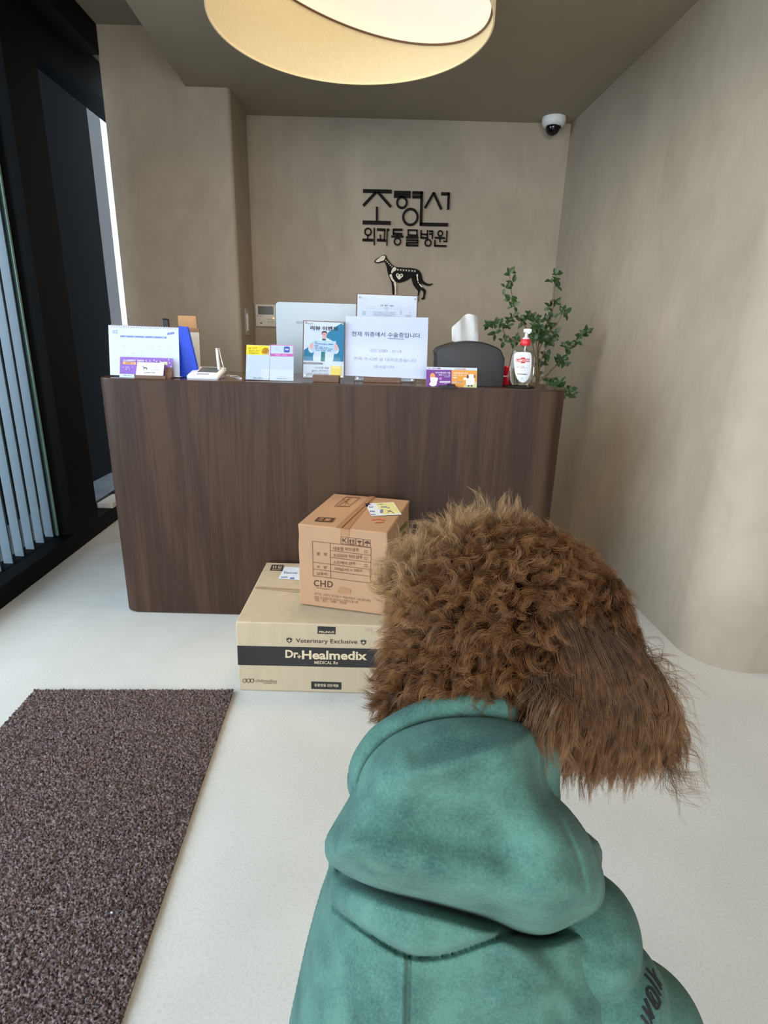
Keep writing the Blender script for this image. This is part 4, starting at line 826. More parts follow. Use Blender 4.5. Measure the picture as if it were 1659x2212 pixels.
rd = ink((216, 112, 72)); pt.line((1010, 400), (1080, 395), 10, rd); pt.line((1080, 385), (1170, 405), 12, rd); pt.line((1050, 435), (1150, 425), 10, rd)
pt.poly([(372, 370), (578, 380), (540, 430), (325, 415)], ink((78, 48, 32)))
for a_ in ([(395, 378), (445, 380), (435, 392), (385, 388)], [(470, 385), (530, 390), (500, 418), (440, 412)], [(385, 398), (430, 402), (420, 412), (368, 408)]): pt.poly(a_, ink((170, 118, 82)), 2)
sc = ink((150, 104, 72))
for a_, c_ in (((700, 128), (870, 136)), ((700, 128), (570, 236)), ((570, 236), (740, 240)), ((870, 136), (740, 240)), ((660, 150), (740, 215)), ((760, 140), (620, 225)), ((730, 150), (690, 225))): pt.line(a_, c_, 7, sc)
pt.build(T2)
# green print on the box side
sd_n = np.array([fr[1][1] * -1, fr[1][0], 0]); sp = np.array([.014, 1.836, .29]); pt = Print(sp + np.array([.006, 0, 0]), sd_n, k4, s4)
pt.poly([(1350, 520), (1440, 420), (1445, 460), (1350, 560)], ink((112, 108, 58))); pt.poly([(1390, 560), (1420, 540), (1400, 690), (1375, 690)], ink((112, 108, 58))); pt.poly([(1290, 880), (1420, 760), (1425, 800), (1290, 930)], ink((118, 108, 62))); pt.build(T2)

# ================================================================== DOOR MAT
M_MAT = bpy.data.materials.new('coil_mat'); M_MAT.use_nodes = True; N, L = nodes(M_MAT); bs = N['Principled BSDF']; bs.inputs['Roughness'].default_value = .55; bs.inputs['Specular IOR Level'].default_value = .4
tc = N.new('ShaderNodeTexCoord'); n1 = N.new('ShaderNodeTexNoise'); n1.inputs['Scale'].default_value = 130; n1.inputs['Detail'].default_value = 4; L.new(tc.outputs['Object'], n1.inputs['Vector'])
r = N.new('ShaderNodeValToRGB'); e = r.color_ramp.elements; e[0].position = .35; e[1].position = .68; e[0].color = (*lin((58, 44, 43)), 1); e[1].color = (*lin((140, 119, 116)), 1); L.new(n1.outputs[0], r.inputs[0]); L.new(r.outputs[0], bs.inputs['Base Color'])
mc_ = [np.array(p) for p in ((-1.236, 1.726), (-.53, 1.758), (-.460, .50), (-1.17, .47))]
gx, gy = 300, 620; U, V = np.meshgrid(np.linspace(0, 1, gx), np.linspace(0, 1, gy)); U = U.ravel()[:, None]; V = V.ravel()[:, None]
XY = (1 - V) * ((1 - U) * mc_[0] + U * mc_[1]) + V * ((1 - U) * mc_[3] + U * mc_[2]); XY += RNG.normal(0, .0012, XY.shape)
Zm = .010 + RNG.normal(0, .0028, gx * gy); Zm = np.clip(Zm, .004, .02)
I = np.arange(gx * gy).reshape(gy, gx); fs = np.stack([I[:-1, :-1], I[:-1, 1:], I[1:, 1:], I[1:, :-1]], -1).reshape(-1, 4)
me = bpy.data.meshes.new('mat_pile'); me.from_pydata(np.c_[XY, Zm].tolist(), [], fs.tolist()); me.materials.append(M_MAT); me.shade_smooth()
DM = thing('door_mat', 'dark brown coil door mat lying on the pale floor', 'door mat', (-.85, 1.0, 0))
o = bpy.data.objects.new('pile', me); COL.objects.link(o); o.parent = DM; o.matrix_parent_inverse = pinv(DM)
b = MB(); b.prism([tuple(p + (np.array([(-.88), 1.0]) - p) * .004) for p in mc_], .0005, .004, mat('mat_backing', (116, 92, 66), .7)); b.build('backing', DM)
for nm, (px, py), lb in (('lint_speck', (241, 1971), 'tiny white lint speck lying on the brown door mat'),):
    p = on_z(px, py, .016); b = MB(); b.lathe([(.001, 0), (.0022, .001), (.0015, .0025)], M_PAPER, (p[0], p[1], .0145), 8, 1.6, 1); tag(b.build(nm), lb, 'lint')

# ================================================================== DOG
S = .5 / F; RMAT = np.stack([right, up, fwd])
def cam2w(q): return CAM + q @ RMAT
def D(u, v, w=0):
    Z = .5 + w * S; return np.array([(u - 829.5) / F * Z, -(v - 1106) / F * Z, Z])
def sc_(w): return (1 + w / F) * S
def w2cam(p): return RMAT @ (np.asarray(p, float) - CAM)

def surface_nets(fn, lo, hi, h):
    lo = np.array(lo, float); hi = np.array(hi, float); n = np.maximum(((hi - lo) / h).astype(int) + 2, 4)
    ax = [lo[i] + h * np.arange(n[i]) for i in range(3)]; X, Y, Z = np.meshgrid(*ax, indexing='ij'); Vv = fn(X, Y, Z)
    ins = Vv < 0; cn = n - 1; acc = np.zeros((*cn, 3)); cnt = np.zeros(cn)
    corners = [(i, j, k) for i in (0, 1) for j in (0, 1) for k in (0, 1)]
    def sl(c): return tuple(slice(c[a], c[a] + cn[a]) for a in range(3))
    for a in range(3):
        for c in corners:
            if c[a]: continue
            d = list(c); d[a] = 1; v0, v1 = Vv[sl(c)], Vv[sl(d)]; m = (v0 < 0) != (v1 < 0)
            t = np.where(m, v0 / np.where(m, v0 - v1, 1), 0)
            for q in range(3): acc[..., q] += np.where(m, c[q] + (t if q == a else 0), 0)
            cnt += m
    act = cnt > 0; idx = -np.ones(cn, int); idx[act] = np.arange(act.sum())
    base = np.stack(np.nonzero(act), -1); P = lo + h * (base + acc[act] / cnt[act][:, None]); faces = []
    for a in range(3):
        b_, c_ = (a + 1) % 3, (a + 2) % 3; s0 = [slice(None)] * 3; s1 = [slice(None)] * 3; s0[a] = slice(0, n[a] - 1); s1[a] = slice(1, n[a])
        A_, B_ = ins[tuple(s0)], ins[tuple(s1)]
        for flip, m in ((False, A_ & ~B_), (True, ~A_ & B_)):
            e_ = np.stack(np.nonzero(m), -1); e_ = e_[(e_[:, b_] > 0) & (e_[:, c_] > 0) & (e_[:, b_] < cn[b_]) & (e_[:, c_] < cn[c_])]
            q = []
            for db, dc in ((0, 0), (1, 0), (1, 1), (0, 1)):
                t = e_.copy(); t[:, b_] -= db; t[:, c_] -= dc; q.append(idx[tuple(t.T)])
            q = np.stack(q, -1); faces.append(q[:, ::-1] if not flip else q)
    return P, np.concatenate(faces)
def smin(a, b_, k): h = np.clip(.5 + .5 * (b_ - a) / k, 0, 1); return b_ * (1 - h) + a * h - k * h * (1 - h)
def ell(c, r, rot=0):
    def f(X, Y, Z):
        x, y, z = X - c[0], Y - c[1], Z - c[2]; ca, sa = math.cos(rot), math.sin(rot); x, y = x * ca + y * sa, -x * sa + y * ca
        k0 = np.sqrt((x / r[0]) ** 2 + (y / r[1]) ** 2 + (z / r[2]) ** 2); k1 = np.sqrt((x / r[0] ** 2) ** 2 + (y / r[1] ** 2) ** 2 + (z / r[2] ** 2) ** 2); return k0 * (k0 - 1) / np.maximum(k1, 1e-9)
    return f
def cap(a, b_, ra, rb, fz=1):
    a, b_ = np.array(a), np.array(b_)
    def f(X, Y, Z):
        d = b_ - a; px, py, pz = X - a[0], Y - a[1], Z - a[2]; t = np.clip((px * d[0] + py * d[1] + pz * d[2]) / (d @ d), 0, 1)
        return np.sqrt((px - t * d[0]) ** 2 + (py - t * d[1]) ** 2 + ((pz - t * d[2]) / fz) ** 2) - (ra + (rb - ra) * t)
    return f
def seg_d(P, X, Y):
    best = np.full(X.shape, 1e9)
    for i in range(len(P) - 1):
        a, d = P[i], P[i + 1] - P[i]; t = np.clip(((X - a[0]) * d[0] + (Y - a[1]) * d[1]) / max(d @ d, 1e-12), 0, 1); best = np.minimum(best, np.hypot(X - a[0] - t * d[0], Y - a[1] - t * d[1]))
    return best
def inside(P, X, Y):
    r_ = np.zeros(X.shape, bool); n = len(P)
    for i in range(n):
        (x0, y0), (x1, y1) = P[i], P[(i + 1) % n]
        if y0 == y1: continue
        r_ ^= ((y0 > Y) != (y1 > Y)) & (X < (x1 - x0) * (Y - y0) / (y1 - y0) + x0)
    return r_
def puff(poly, w0, Tk, Rr, mod=None, sm=5):
    """a padded shape: outline in photograph pixels at the depth w0, rounded to both sides"""
    P = smooth_poly(poly, sm) if sm else np.array(poly, float); Z0 = .5 + w0 * S; k = Z0 / F; cl = np.r_[P, P[:1]]
    st = 2.0; g0 = P.min(0) - 60; nu, nv = ((P.max(0) + 60 - g0) / st).astype(int) + 2
    gu, gv = np.meshgrid(g0[0] + st * np.arange(nu), g0[1] + st * np.arange(nv), indexing='ij'); dm = seg_d(cl, gu, gv); dm = np.where(inside(P, gu, gv), dm, -dm)
    mm_ = mod(gu, gv) * np.clip(dm / 25, 0, 1) if mod is not None else np.zeros_like(dm)
    def look(A, u, v):
        a = np.clip((u - g0[0]) / st, 0, nu - 1.001); b_ = np.clip((v - g0[1]) / st, 0, nv - 1.001); ia, ib = a.astype(int), b_.astype(int); fa, fb = a - ia, b_ - ib
        return (A[ia, ib] * (1 - fa) + A[ia + 1, ib] * fa) * (1 - fb) + (A[ia, ib + 1] * (1 - fa) + A[ia + 1, ib + 1] * fa) * fb
    def f(X, Y, Z):
        u = X / Z * F + 829.5; v = 1106 - Y / Z * F; d = look(dm, u, v)
        pr_ = np.sqrt(np.clip(1 - (1 - np.clip(d / Rr, 0, 1)) ** 2, 0, 1)) * Tk * k; front = pr_ + look(mm_, u, v) * k
        z = Z - Z0; g = np.where(z < 0, -z - front, z - pr_)
        return np.where(d < 0, np.maximum(g, np.maximum(-d * k, np.abs(z))), g)
    za, zb = Z0 - (Tk + 50) * k, Z0 + (Tk + 20) * k; cx = np.array([(q - 829.5) / F * zz for q in (P[:, 0].min() - 12, P[:, 0].max() + 12) for zz in (za, zb)]); cy = np.array([-(q - 1106) / F * zz for q in (P[:, 1].min() - 12, P[:, 1].max() + 12) for zz in (za, zb)])
    return f, np.array([cx.min(), cy.min(), za]), np.array([cx.max(), cy.max(), zb])
def sdf_obj(name, f, lo, hi, h, mt, parent, smooth_it=4):
    P, q = surface_nets(f, lo, hi, h); W = cam2w(P)
    me = bpy.data.meshes.new(name); me.from_pydata(W.tolist(), [], q.tolist()); me.materials.append(mt); me.shade_smooth()
    bm = bmesh.new(); bm.from_mesh(me)
    for _ in range(smooth_it): bmesh.ops.smooth_vert(bm, verts=bm.verts, factor=.5, use_axis_x=True, use_axis_y=True, use_axis_z=True)
    bmesh.ops.recalc_face_normals(bm, faces=bm.faces); bm.to_mesh(me); bm.free()
    o = bpy.data.objects.new(name, me); COL.objects.link(o)
    if parent: o.parent = parent
    return o
M_SKIN = mat('dog_coat', (60, 36, 21), .9, vary=.25, scale=60)
def fleece(name, rgb, dark):
    m = bpy.data.materials.new(name); m.use_nodes = True; N, L = nodes(m); bs = N['Principled BSDF']; bs.inputs['Roughness'].default_value = .95; bs.inputs['Specular IOR Level'].default_value = .15; bs.inputs['Sheen Weight'].default_value = .06; bs.inputs['Sheen Roughness'].default_value = .6
    tc = N.new('ShaderNodeTexCoord'); a = N.new('ShaderNodeTexNoise'); a.inputs['Scale'].default_value = 26; a.inputs['Detail'].default_value = 5; c = N.new('ShaderNodeTexNoise'); c.inputs['Scale'].default_value = 420; c.inputs['Detail'].default_value = 3
    L.new(tc.outputs['Object'], a.inputs['Vector']); L.new(tc.outputs['Object'], c.inputs['Vector'])
    mx = N.new('ShaderNodeMath'); mx.operation = 'MULTIPLY_ADD'; mx.inputs[1].default_value = .55; L.new(c.outputs[0], mx.inputs[0]); L.new(a.outputs[0], mx.inputs[2])
    r = N.new('ShaderNodeValToRGB'); e = r.color_ramp.elements; e[0].position = .5; e[1].position = 1.05 if False else 1.0; e[0].color = (*lin(dark), 1); e[1].color = (*lin(rgb), 1); L.new(mx.outputs[0], r.inputs[0]); L.new(r.outputs[0], bs.inputs['Base Color'])
    bp = N.new('ShaderNodeBump'); bp.inputs['Strength'].default_value = .35; bp.inputs['Distance'].default_value = .0015; L.new(c.outputs[0], bp.inputs['Height']); L.new(bp.outputs[0], bs.inputs['Normal']); return m
M_FLE = fleece('green_fleece', (80, 118, 106), (48, 80, 74))

# --- body, head, ears and legs in one skin
seat = .505
def leg_pt(x, y, z): return w2cam((x, y, z))
k1 = sc_(180)
parts = [ell(D(1085, 1370, 190), (165 * k1, 175 * k1, 165 * k1)), ell(D(1060, 1450, 360), (85 * k1, 70 * k1, 110 * k1)),
         cap(D(965, 1330, 200), D(935, 1470, 190), 60 * k1, 70 * k1), cap(D(1190, 1330, 150), D(1290, 1540, 140), 60 * k1, 62 * k1, .6),
         cap(D(1060, 1480, 190), D(1020, 1850, 190), 120 * k1, 200 * k1), cap(D(1010, 1900, 190), D(1010, 2420, 190), 230 * k1, 330 * k1, .75)]
lx = D(1010, 2300, 200); wl = cam2w(lx)
for sx_ in (-1, 1):
    parts += [cap(w2cam((wl[0] + sx_ * .075, .44, .78)), w2cam((wl[0] + sx_ * .07, .43, .55)), .038, .022), cap(w2cam((wl[0] + sx_ * .07, .43, .55)), w2cam((wl[0] + sx_ * .07, .445, seat + .018)), .022, .02),
              cap(w2cam((wl[0] + sx_ * .11, .30, .60)), w2cam((wl[0] + sx_ * .14, .40, .56)), .065, .045), cap(w2cam((wl[0] + sx_ * .14, .40, .56)), w2cam((wl[0] + sx_ * .14, .33, seat + .03)), .04, .026), cap(w2cam((wl[0] + sx_ * .14, .33, seat + .022)), w2cam((wl[0] + sx_ * .145, .41, seat + .02)), .022, .02)]
parts += [ell(w2cam((wl[0], .31, .60)), (.13, .10, .12)), cap(w2cam((wl[0], .2, .56)), w2cam((wl[0] + .03, .12, .60)), .02, .025)]
def fbody(X, Y, Z):
    g = parts[0](X, Y, Z)
    for p in parts[1:]: g = smin(g, p(X, Y, Z), .02)
    return np.maximum(g, seat + .001 - (CAMH + X * right[2] + Y * up[2] + Z * fwd[2]))
DOG = sdf_obj('dog', fbody, D(560, 1020, 0) * [1, 1, 0] + [-.12, -.36, .34], D(1600, 1100, 0) * [1, 1, 0] + [.06, .08, .78], .0062, M_SKIN, None, 2)
tag(DOG, 'curly brown poodle in a green hoodie seen from behind', 'dog')
M_EYE = mat('dog_eye', (14, 9, 7), .08)
b = MB(); nz = cam2w(D(1055, 1425, 470)); b.lathe([(.002, -.009), (.010, -.006), (.013, 0), (.010, .006), (.002, .009)], M_EYE, tuple(nz), 16); o = b.build('nose', smooth=60); o.parent = DOG
for u_ in (990, 1125):
    b = MB(); q = cam2w(D(u_, 1385, 335)); b.lathe([(.001, -.008), (.006, -.006), (.0085, 0), (.006, .006), (.001, .008)], M_EYE, tuple(q), 16); o = b.build('eye', smooth=60); o.parent = DOG

# --- hoodie
def gband(P, width, amp):
    P = smooth_poly(P, 5, False)
    return lambda u, v: amp * np.exp(-(seg_d(P, u, v) / width) ** 2)
g1 = gband([(722, 1958), (790, 2010), (880, 2062), (960, 2063), (1060, 2030), (1180, 1992), (1280, 1960)], 7, -20)
g2 = gband([(884, 2064), (882, 2130), (880, 2230), (876, 2400)], 4.5, -8); g2b = gband([(872, 2070), (870, 2130), (868, 2400)], 5, 7)
g4 = gband([(1150, 2010), (1200, 2100), (1230, 2210)], 40, -14); g5 = gband([(1090, 2160), (1180, 2150)], 26, 9); g6 = gband([(1100, 2045), (1180, 2100), (1240, 2190)], 22, 9)
cl_mask = lambda u, v: 14 / (1 + np.exp((v - (1960 + np.interp(u, [722, 880, 960, 1180, 1280], [0, 100, 102, 30, 0]))) / 7))
g7 = gband([(714, 1862), (770, 1892), (850, 1922), (960, 1952), (1060, 1981), (1120, 2006), (1185, 2011), (1250, 1986), (1300, 1955)], 22, -75)
bmod = lambda u, v: g7(u, v) + g1(u, v) + g2(u, v) + g2b(u, v) + cl_mask(u, v) * .7 + g4(u, v) + g5(u, v) + g6(u, v)
TOR = [(730, 1780), (712, 1868), (690, 1935), (662, 2040), (642, 2130), (625, 2215), (610, 2330), (640, 2440), (800, 2490), (1010, 2500), (1250, 2490), (1390, 2440), (1410, 2330), (1390, 2215), (1370, 2120), (1330, 2020), (1300, 1900), (1270, 1800), (1000, 1720)]
f, lo, hi = puff(TOR, 225, 262, 250, bmod)
fh = f; f = lambda X, Y, Z: np.maximum(fh(X, Y, Z), seat + .002 - (CAMH + X * right[2] + Y * up[2] + Z * fwd[2]))
HD = sdf_obj('hoodie', f, lo, hi, .0017, M_FLE, DOG, 2); HD['label'] = 'teal green fleece hoodie on the dog'
# hood: padded sack with folds
HOOD = [(760, 1712), (778, 1658), (804, 1618), (850, 1580), (912, 1556), (975, 1545), (1040, 1543), (1095, 1549), (1150, 1566), (1172, 1600), (1178, 1650), (1190, 1705), (1235, 1755), (1272, 1808), (1298, 1870), (1306, 1925), (1290, 1966), (1240, 1995), (1180, 2020), (1120, 2015), (1060, 1990), (960, 1962), (850, 1932), (770, 1900), (716, 1868), (703, 1840), (706, 1808), (728, 1768)]
h1 = gband([(1150, 1574), (1080, 1606), (1010, 1640), (950, 1662), (890, 1672)], 26, 18); h2 = gband([(1128, 1562), (1060, 1586), (990, 1600), (900, 1620)], 26, -11)
h3 = gband([(1152, 1570), (1158, 1630), (1166, 1692), (1200, 1748), (1240, 1830), (1262, 1900), (1266, 1960), (1252, 2000)], 6, -12)
h4 = gband([(770, 1700), (800, 1640), (850, 1600), (910, 1578)], 14, -4); h5 = gband([(760, 1835), (900, 1880), (1050, 1925), (1180, 1950)], 50, 22); h6 = gband([(800, 1790), (930, 1790), (1080, 1800)], 60, -24); h7 = gband([(1090, 1850), (1140, 1950), (1100, 1990)], 40, -9); h8 = gband([(1100, 1640), (1150, 1720), (1220, 1820)], 35, 12)
hmod = lambda u, v: h1(u, v) + h2(u, v) + h3(u, v) + h4(u, v) + h5(u, v) + h6(u, v) + h7(u, v) + h8(u, v)
f, lo, hi = puff(HOOD, 20, 185, 125, hmod)
HO = sdf_obj('hood', f, lo, hi, .0016, M_FLE, HD, 2)
RIM = [(754, 1712), (752, 1672), (764, 1628), (800, 1576), (852, 1540), (920, 1508), (1000, 1494), (1062, 1496), (1112, 1510), (1128, 1545), (1118, 1580), (1040, 1576), (972, 1576), (910, 1592), (856, 1622), (816, 1666), (796, 1710), (776, 1732)]
f, lo, hi = puff(RIM, 12, 50, 36, gband([(776, 1690), (798, 1642), (842, 1600), (904, 1568), (975, 1554), (1042, 1552), (1100, 1556)], 6, -9)); HR = sdf_obj('hood_rim', f, lo, hi, .0013, M_FLE, HD, 2)
NK = [(1146, 1560), (1178, 1572), (1202, 1600), (1214, 1640), (1208, 1688), (1210, 1730), (1190, 1745), (1160, 1700), (1148, 1640)]
f, lo, hi = puff(NK, 60, 70, 40); sdf_obj('hood_side', f, lo, hi, .0018, M_FLE, HD, 2)
# inner neck of the hood, wraps the throat
f = lambda X, Y, Z: np.abs(cap(D(1040, 1640, 210), D(1020, 1800, 200), 170 * k1, 230 * k1)(X, Y, Z)) - .004
# sleeve with gathered folds
sv = [ell(D(1255, 2010, 120), (120 * sc_(120), 120 * sc_(120), 130 * sc_(120))), ell(D(1308, 2112, 120), (122 * sc_(120), 92 * sc_(120), 135 * sc_(120)), -.3), ell(D(1384, 2215, 130), (128 * sc_(130), 122 * sc_(130), 130 * sc_(130)), -.3), ell(D(1440, 2330, 170), (105 * sc_(170), 110 * sc_(170), 110 * sc_(170))), ell(D(1280, 1990, 130), (88 * sc_(130), 85 * sc_(130), 90 * sc_(130)))]
fd = gband([(1205, 1975), (1260, 2010), (1330, 2018)], 16, .0045); fe = gband([(1270, 2075), (1330, 2060), (1420, 2075)], 16, .004); 
def fsl(X, Y, Z):
    g = sv[0](X, Y, Z)
    for p in sv[1:]: g = smin(g, p(X, Y, Z), .0045)
    kk = (.5 + 60 * S) / F; u = X / kk + 829.5; v = 1106 - Y / kk
    u2, v2 = u[:, :, 0], v[:, :, 0]; return g + (fd(u2, v2))[:, :, None]
SL = sdf_obj('sleeve', fsl, D(1090, 2480, 150) + [0, 0, -.13], D(1590, 1850, 150) + [0, 0, .13], .0024, M_FLE, HD, 3)
# print on the sleeve, laid on the cloth
bv = BVHTree.FromPolygons([SL.data.vertices[i].co.copy() for i in range(len(SL.data.vertices))], [tuple(p.vertices) for p in SL.data.polygons])
bv2 = BVHTree.FromPolygons([v.co.copy() for v in HD.data.vertices], [tuple(p.vertices) for p in HD.data.polygons])
def lay(px, py, off=.0007):
    d = Vector(ray(px, py)).normalized(); o_ = Vector(CAM); best = None
    for t in (bv, bv2):
        h_ = t.ray_cast(o_, d)
        if h_[0] is not None and (best is None or h_[3] < best[3]): best = h_
    return (best[0] - d * off) if best else None
LTR = MB(); M_PR = mat('print_black', (18, 20, 26), .7)
def stroke(pts, w):
    pts = smooth_poly([(1250 + x / 5.369, 1950 + y / 5.369) for x, y in pts], 5, False) if len(pts) > 2 else np.array([(1250 + x / 5.369, 1950 + y / 5.369) for x, y in np.linspace(pts[0], pts[1], 9)])
    w = w / 5.369; L_ = []; R_ = []
    for i, p in enumerate(pts):
        d = pts[min(i + 1, len(pts) - 1)] - pts[max(i - 1, 0)]; d = d / np.linalg.norm(d); n = np.array([-d[1], d[0]]) * w / 2
        a, c = lay(*(p + n)), lay(*(p - n))
        if a is None or c is None: return
        L_.append(a); R_.append(c)
    n = len(L_); LTR.add(L_ + R_, [(i, i + 1, n + i + 1, n + i) for i in range(n - 1)], M_PR)
stroke([(785, 760), (870, 860), (965, 1010)], 26); stroke([(858, 762), (890, 850), (935, 940)], 24); stroke([(905, 880), (965, 965)], 22)
stroke([(768, 830), (850, 920), (955, 1080)], 30)
for k_ in ([(800, 985), (850, 1000), (930, 1120), (940, 1180), (905, 1230), (865, 1170), (800, 1060), (798, 985)],): stroke(k_, 34)
stroke([(830, 1040), (900, 1180)], 22); stroke([(850, 1090), (935, 1200)], 20)
stroke([(770, 1115), (800, 1180), (870, 1350)], 38); stroke([(745, 1205), (800, 1270), (865, 1350)], 34); stroke([(725, 1310), (790, 1390), (830, 1440)], 36); stroke([(745, 1215), (820, 1330), (860, 1440)], 26)
lt = LTR.build('lettering', None, fixn=False); lt.parent = HD

# ------------------------------------------------------------------ fur
def fur_mat(name, c0, c1, c2):
    m = bpy.data.materials.new(name); m.use_nodes = True; N, L = nodes(m); bs = N['Principled BSDF']; bs.inputs['Roughness'].default_value = .5; bs.inputs['Specular IOR Level'].default_value = .35
    hi_ = N.new('ShaderNodeHairInfo'); r = N.new('ShaderNodeValToRGB'); e = r.color_ramp.elements; e[0].color = (*lin(c0), 1); e[1].color = (*lin(c2), 1); k = e.new(.55); k.color = (*lin(c1), 1)
    L.new(hi_.outputs['Intercept'], r.inputs[0]); hs = N.new('ShaderNodeHueSaturation'); L.new(r.outputs[0], hs.inputs['Color'])
    mr = N.new('ShaderNodeMapRange'); mr.inputs['To Min'].default_value = .7; mr.inputs['To Max'].default_value = 1.3; L.new(hi_.outputs['Random'], mr.inputs['Value']); tcf = N.new('ShaderNodeTexCoord'); nf = N.new('ShaderNodeTexNoise'); nf.inputs['Scale'].default_value = 75; nf.inputs['Detail'].default_value = 3; L.new(tcf.outputs['Object'], nf.inputs['Vector'])
    mr2 = N.new('ShaderNodeMapRange'); mr2.inputs['From Min'].default_value = .3; mr2.inputs['From Max'].default_value = .7; mr2.inputs['To Min'].default_value = .62; mr2.inputs['To Max'].default_value = 1.3; L.new(nf.outputs[0], mr2.inputs['Value'])
    mm = N.new('ShaderNodeMath'); mm.operation = 'MULTIPLY'; L.new(mr.outputs[0], mm.inputs[0]); L.new(mr2.outputs[0], mm.inputs[1]); L.new(mm.outputs[0], hs.inputs['Value']); L.new(hs.outputs[0], bs.inputs['Base Color'])
    tr = N.new('ShaderNodeBsdfTranslucent'); L.new(hs.outputs[0], tr.inputs[0]); mx = N.new('ShaderNodeMixShader'); mx.inputs[0].default_value = .3; L.new(bs.outputs[0], mx.inputs[1]); L.new(tr.outputs[0], mx.inputs[2]); L.new(mx.outputs[0], N['Material Output'].inputs[0]); return m
M_FUR = fur_mat('brown_fur', (54, 33, 19), (95, 60, 34), (140, 98, 60)); M_EAR = fur_mat('ear_fur', (80, 54, 36), (114, 82, 55), (148, 110, 76)); M_TUFT = fur_mat('backlit_tone_fur', (96, 64, 38), (142, 106, 68), (184, 150, 108))  # tuft fur is paler: backlight put into its colour

def make_fur(name, guides, mt, per, spread, npts, rad, parent, frizz=.0006):
    """guides: list of (points[n,3] in camera-frame metres). Each guide grows a lock of strands that gathers towards its tip"""
    G = np.stack(guides); g, n, _ = G.shape; tt = np.linspace(0, 1, n)
    off = RNG.normal(0, 1, (g, per, 1, 3)) * spread; shrink = (1 - .62 * tt ** .8)[None, None, :, None]
    ph = RNG.uniform(0, 2 * PI, (g, per, 1, 3)); fq = RNG.uniform(5, 12, (g, per, 1, 3))
    P = G[:, None] + off * shrink + np.sin(fq * tt[None, None, :, None] + ph) * frizz * tt[None, None, :, None]
    ln = RNG.uniform(.72, 1.0, (g, per)); 
    # strands end at different lengths along the lock
    idx = tt[None, None, :] * ln[:, :, None] * (n - 1); i0 = np.clip(idx.astype(int), 0, n - 2); fr_ = (idx - i0)[..., None]
    P = np.take_along_axis(P, i0[..., None], 2) * (1 - fr_) + np.take_along_axis(P, (i0 + 1)[..., None], 2) * fr_
    P = P.reshape(-1, n, 3); W = cam2w(P.reshape(-1, 3))
    hc = bpy.data.hair_curves.new(name); hc.add_curves([n] * len(P)); hc.position_data.foreach_set('vector', W.astype(np.float32).ravel())
    rr = np.tile(rad * (1 - .75 * tt ** 1.5), len(P)).astype(np.float32); at = hc.attributes.get('radius') or hc.attributes.new('radius', 'FLOAT', 'POINT'); at.data.foreach_set('value', rr)
    hc.materials.append(mt); o = bpy.data.objects.new(name, hc); COL.objects.link(o)
    if parent: o.parent = parent
    return o
NP = 14
def guide(u, v, w, du, dv, dw, length, curl, turns, droop=0, ph=None):
    """root at pixel u,v and depth w; direction in px; curl radius px; droop bends it down"""
    t = np.linspace(0, 1, NP); d = np.array([du, dv, dw], float); d /= np.linalg.norm(d); a = np.cross(d, [0.3, .2, 1]); a /= np.linalg.norm(a); b_ = np.cross(d, a); ph = RNG.uniform(0, 2 * PI) if ph is None else ph
    q = np.array([u, v, w])[None] + d[None] * (t * length)[:, None] + np.array([0, 1, 0])[None] * (droop * length * t ** 2)[:, None]
    cr = curl * np.clip(t * 3, 0, 1)[:, None]; an = ph + 2 * PI * turns * t; q = q + cr * (np.cos(an)[:, None] * a + np.sin(an)[:, None] * b_ - (math.cos(ph) * a + math.sin(ph) * b_))
    return np.stack([D(*x) for x in q])
def on_ell(cu, cv, cw, ru, rv, rw, n, flt=None):
    out = []
    while len(out) < n:
        k = RNG.normal(0, 1, 3); k /= np.linalg.norm(k)
        p = np.array([cu + ru * k[0], cv + rv * k[1], cw + rw * k[2]]); nn_ = np.array([k[0] / ru, k[1] / rv, k[2] / rw]); nn_ /= np.linalg.norm(nn_)
        if flt is None or flt(p, nn_): out.append((p, nn_))
    return out
# curly crown
gs = []
for p, nrm in on_ell(1105, 1375, 185, 190, 195, 165, 2100, lambda p, n_: n_[2] < .75 and p[1] < 1560 and not (p[0] > 1165 and p[1] > 1345 and n_[2] < .2)):
    rt = 1 if p[0] > 1120 else 0
    d = nrm * 1.0 + np.array([.1 if rt else -.15, .35 if p[1] > 1330 else -.05, 0]) + RNG.normal(0, .35, 3)
    ln = RNG.uniform(62, 112) * (.85 if p[0] > 1150 and p[1] < 1330 else 1)
    gs.append(guide(*p, *d, ln, RNG.uniform(9, 21), RNG.uniform(.8, 1.6), .25))
make_fur('crown_fur', gs, M_FUR, 34, .0032, NP, .00022, DOG)
# back of the head down to the hood
gs = []
for p, nrm in on_ell(1040, 1480, 165, 175, 130, 150, 650, lambda p, n_: n_[2] < .3 and p[1] < 1530):
    d = nrm * .8 + np.array([-.1, .3, 0]) + RNG.normal(0, .3, 3); gs.append(guide(*p, *d, RNG.uniform(55, 95), RNG.uniform(6, 14), RNG.uniform(.8, 1.6), .2))
make_fur('nape_fur', gs, M_FUR, 34, .0032, NP, .00022, DOG)
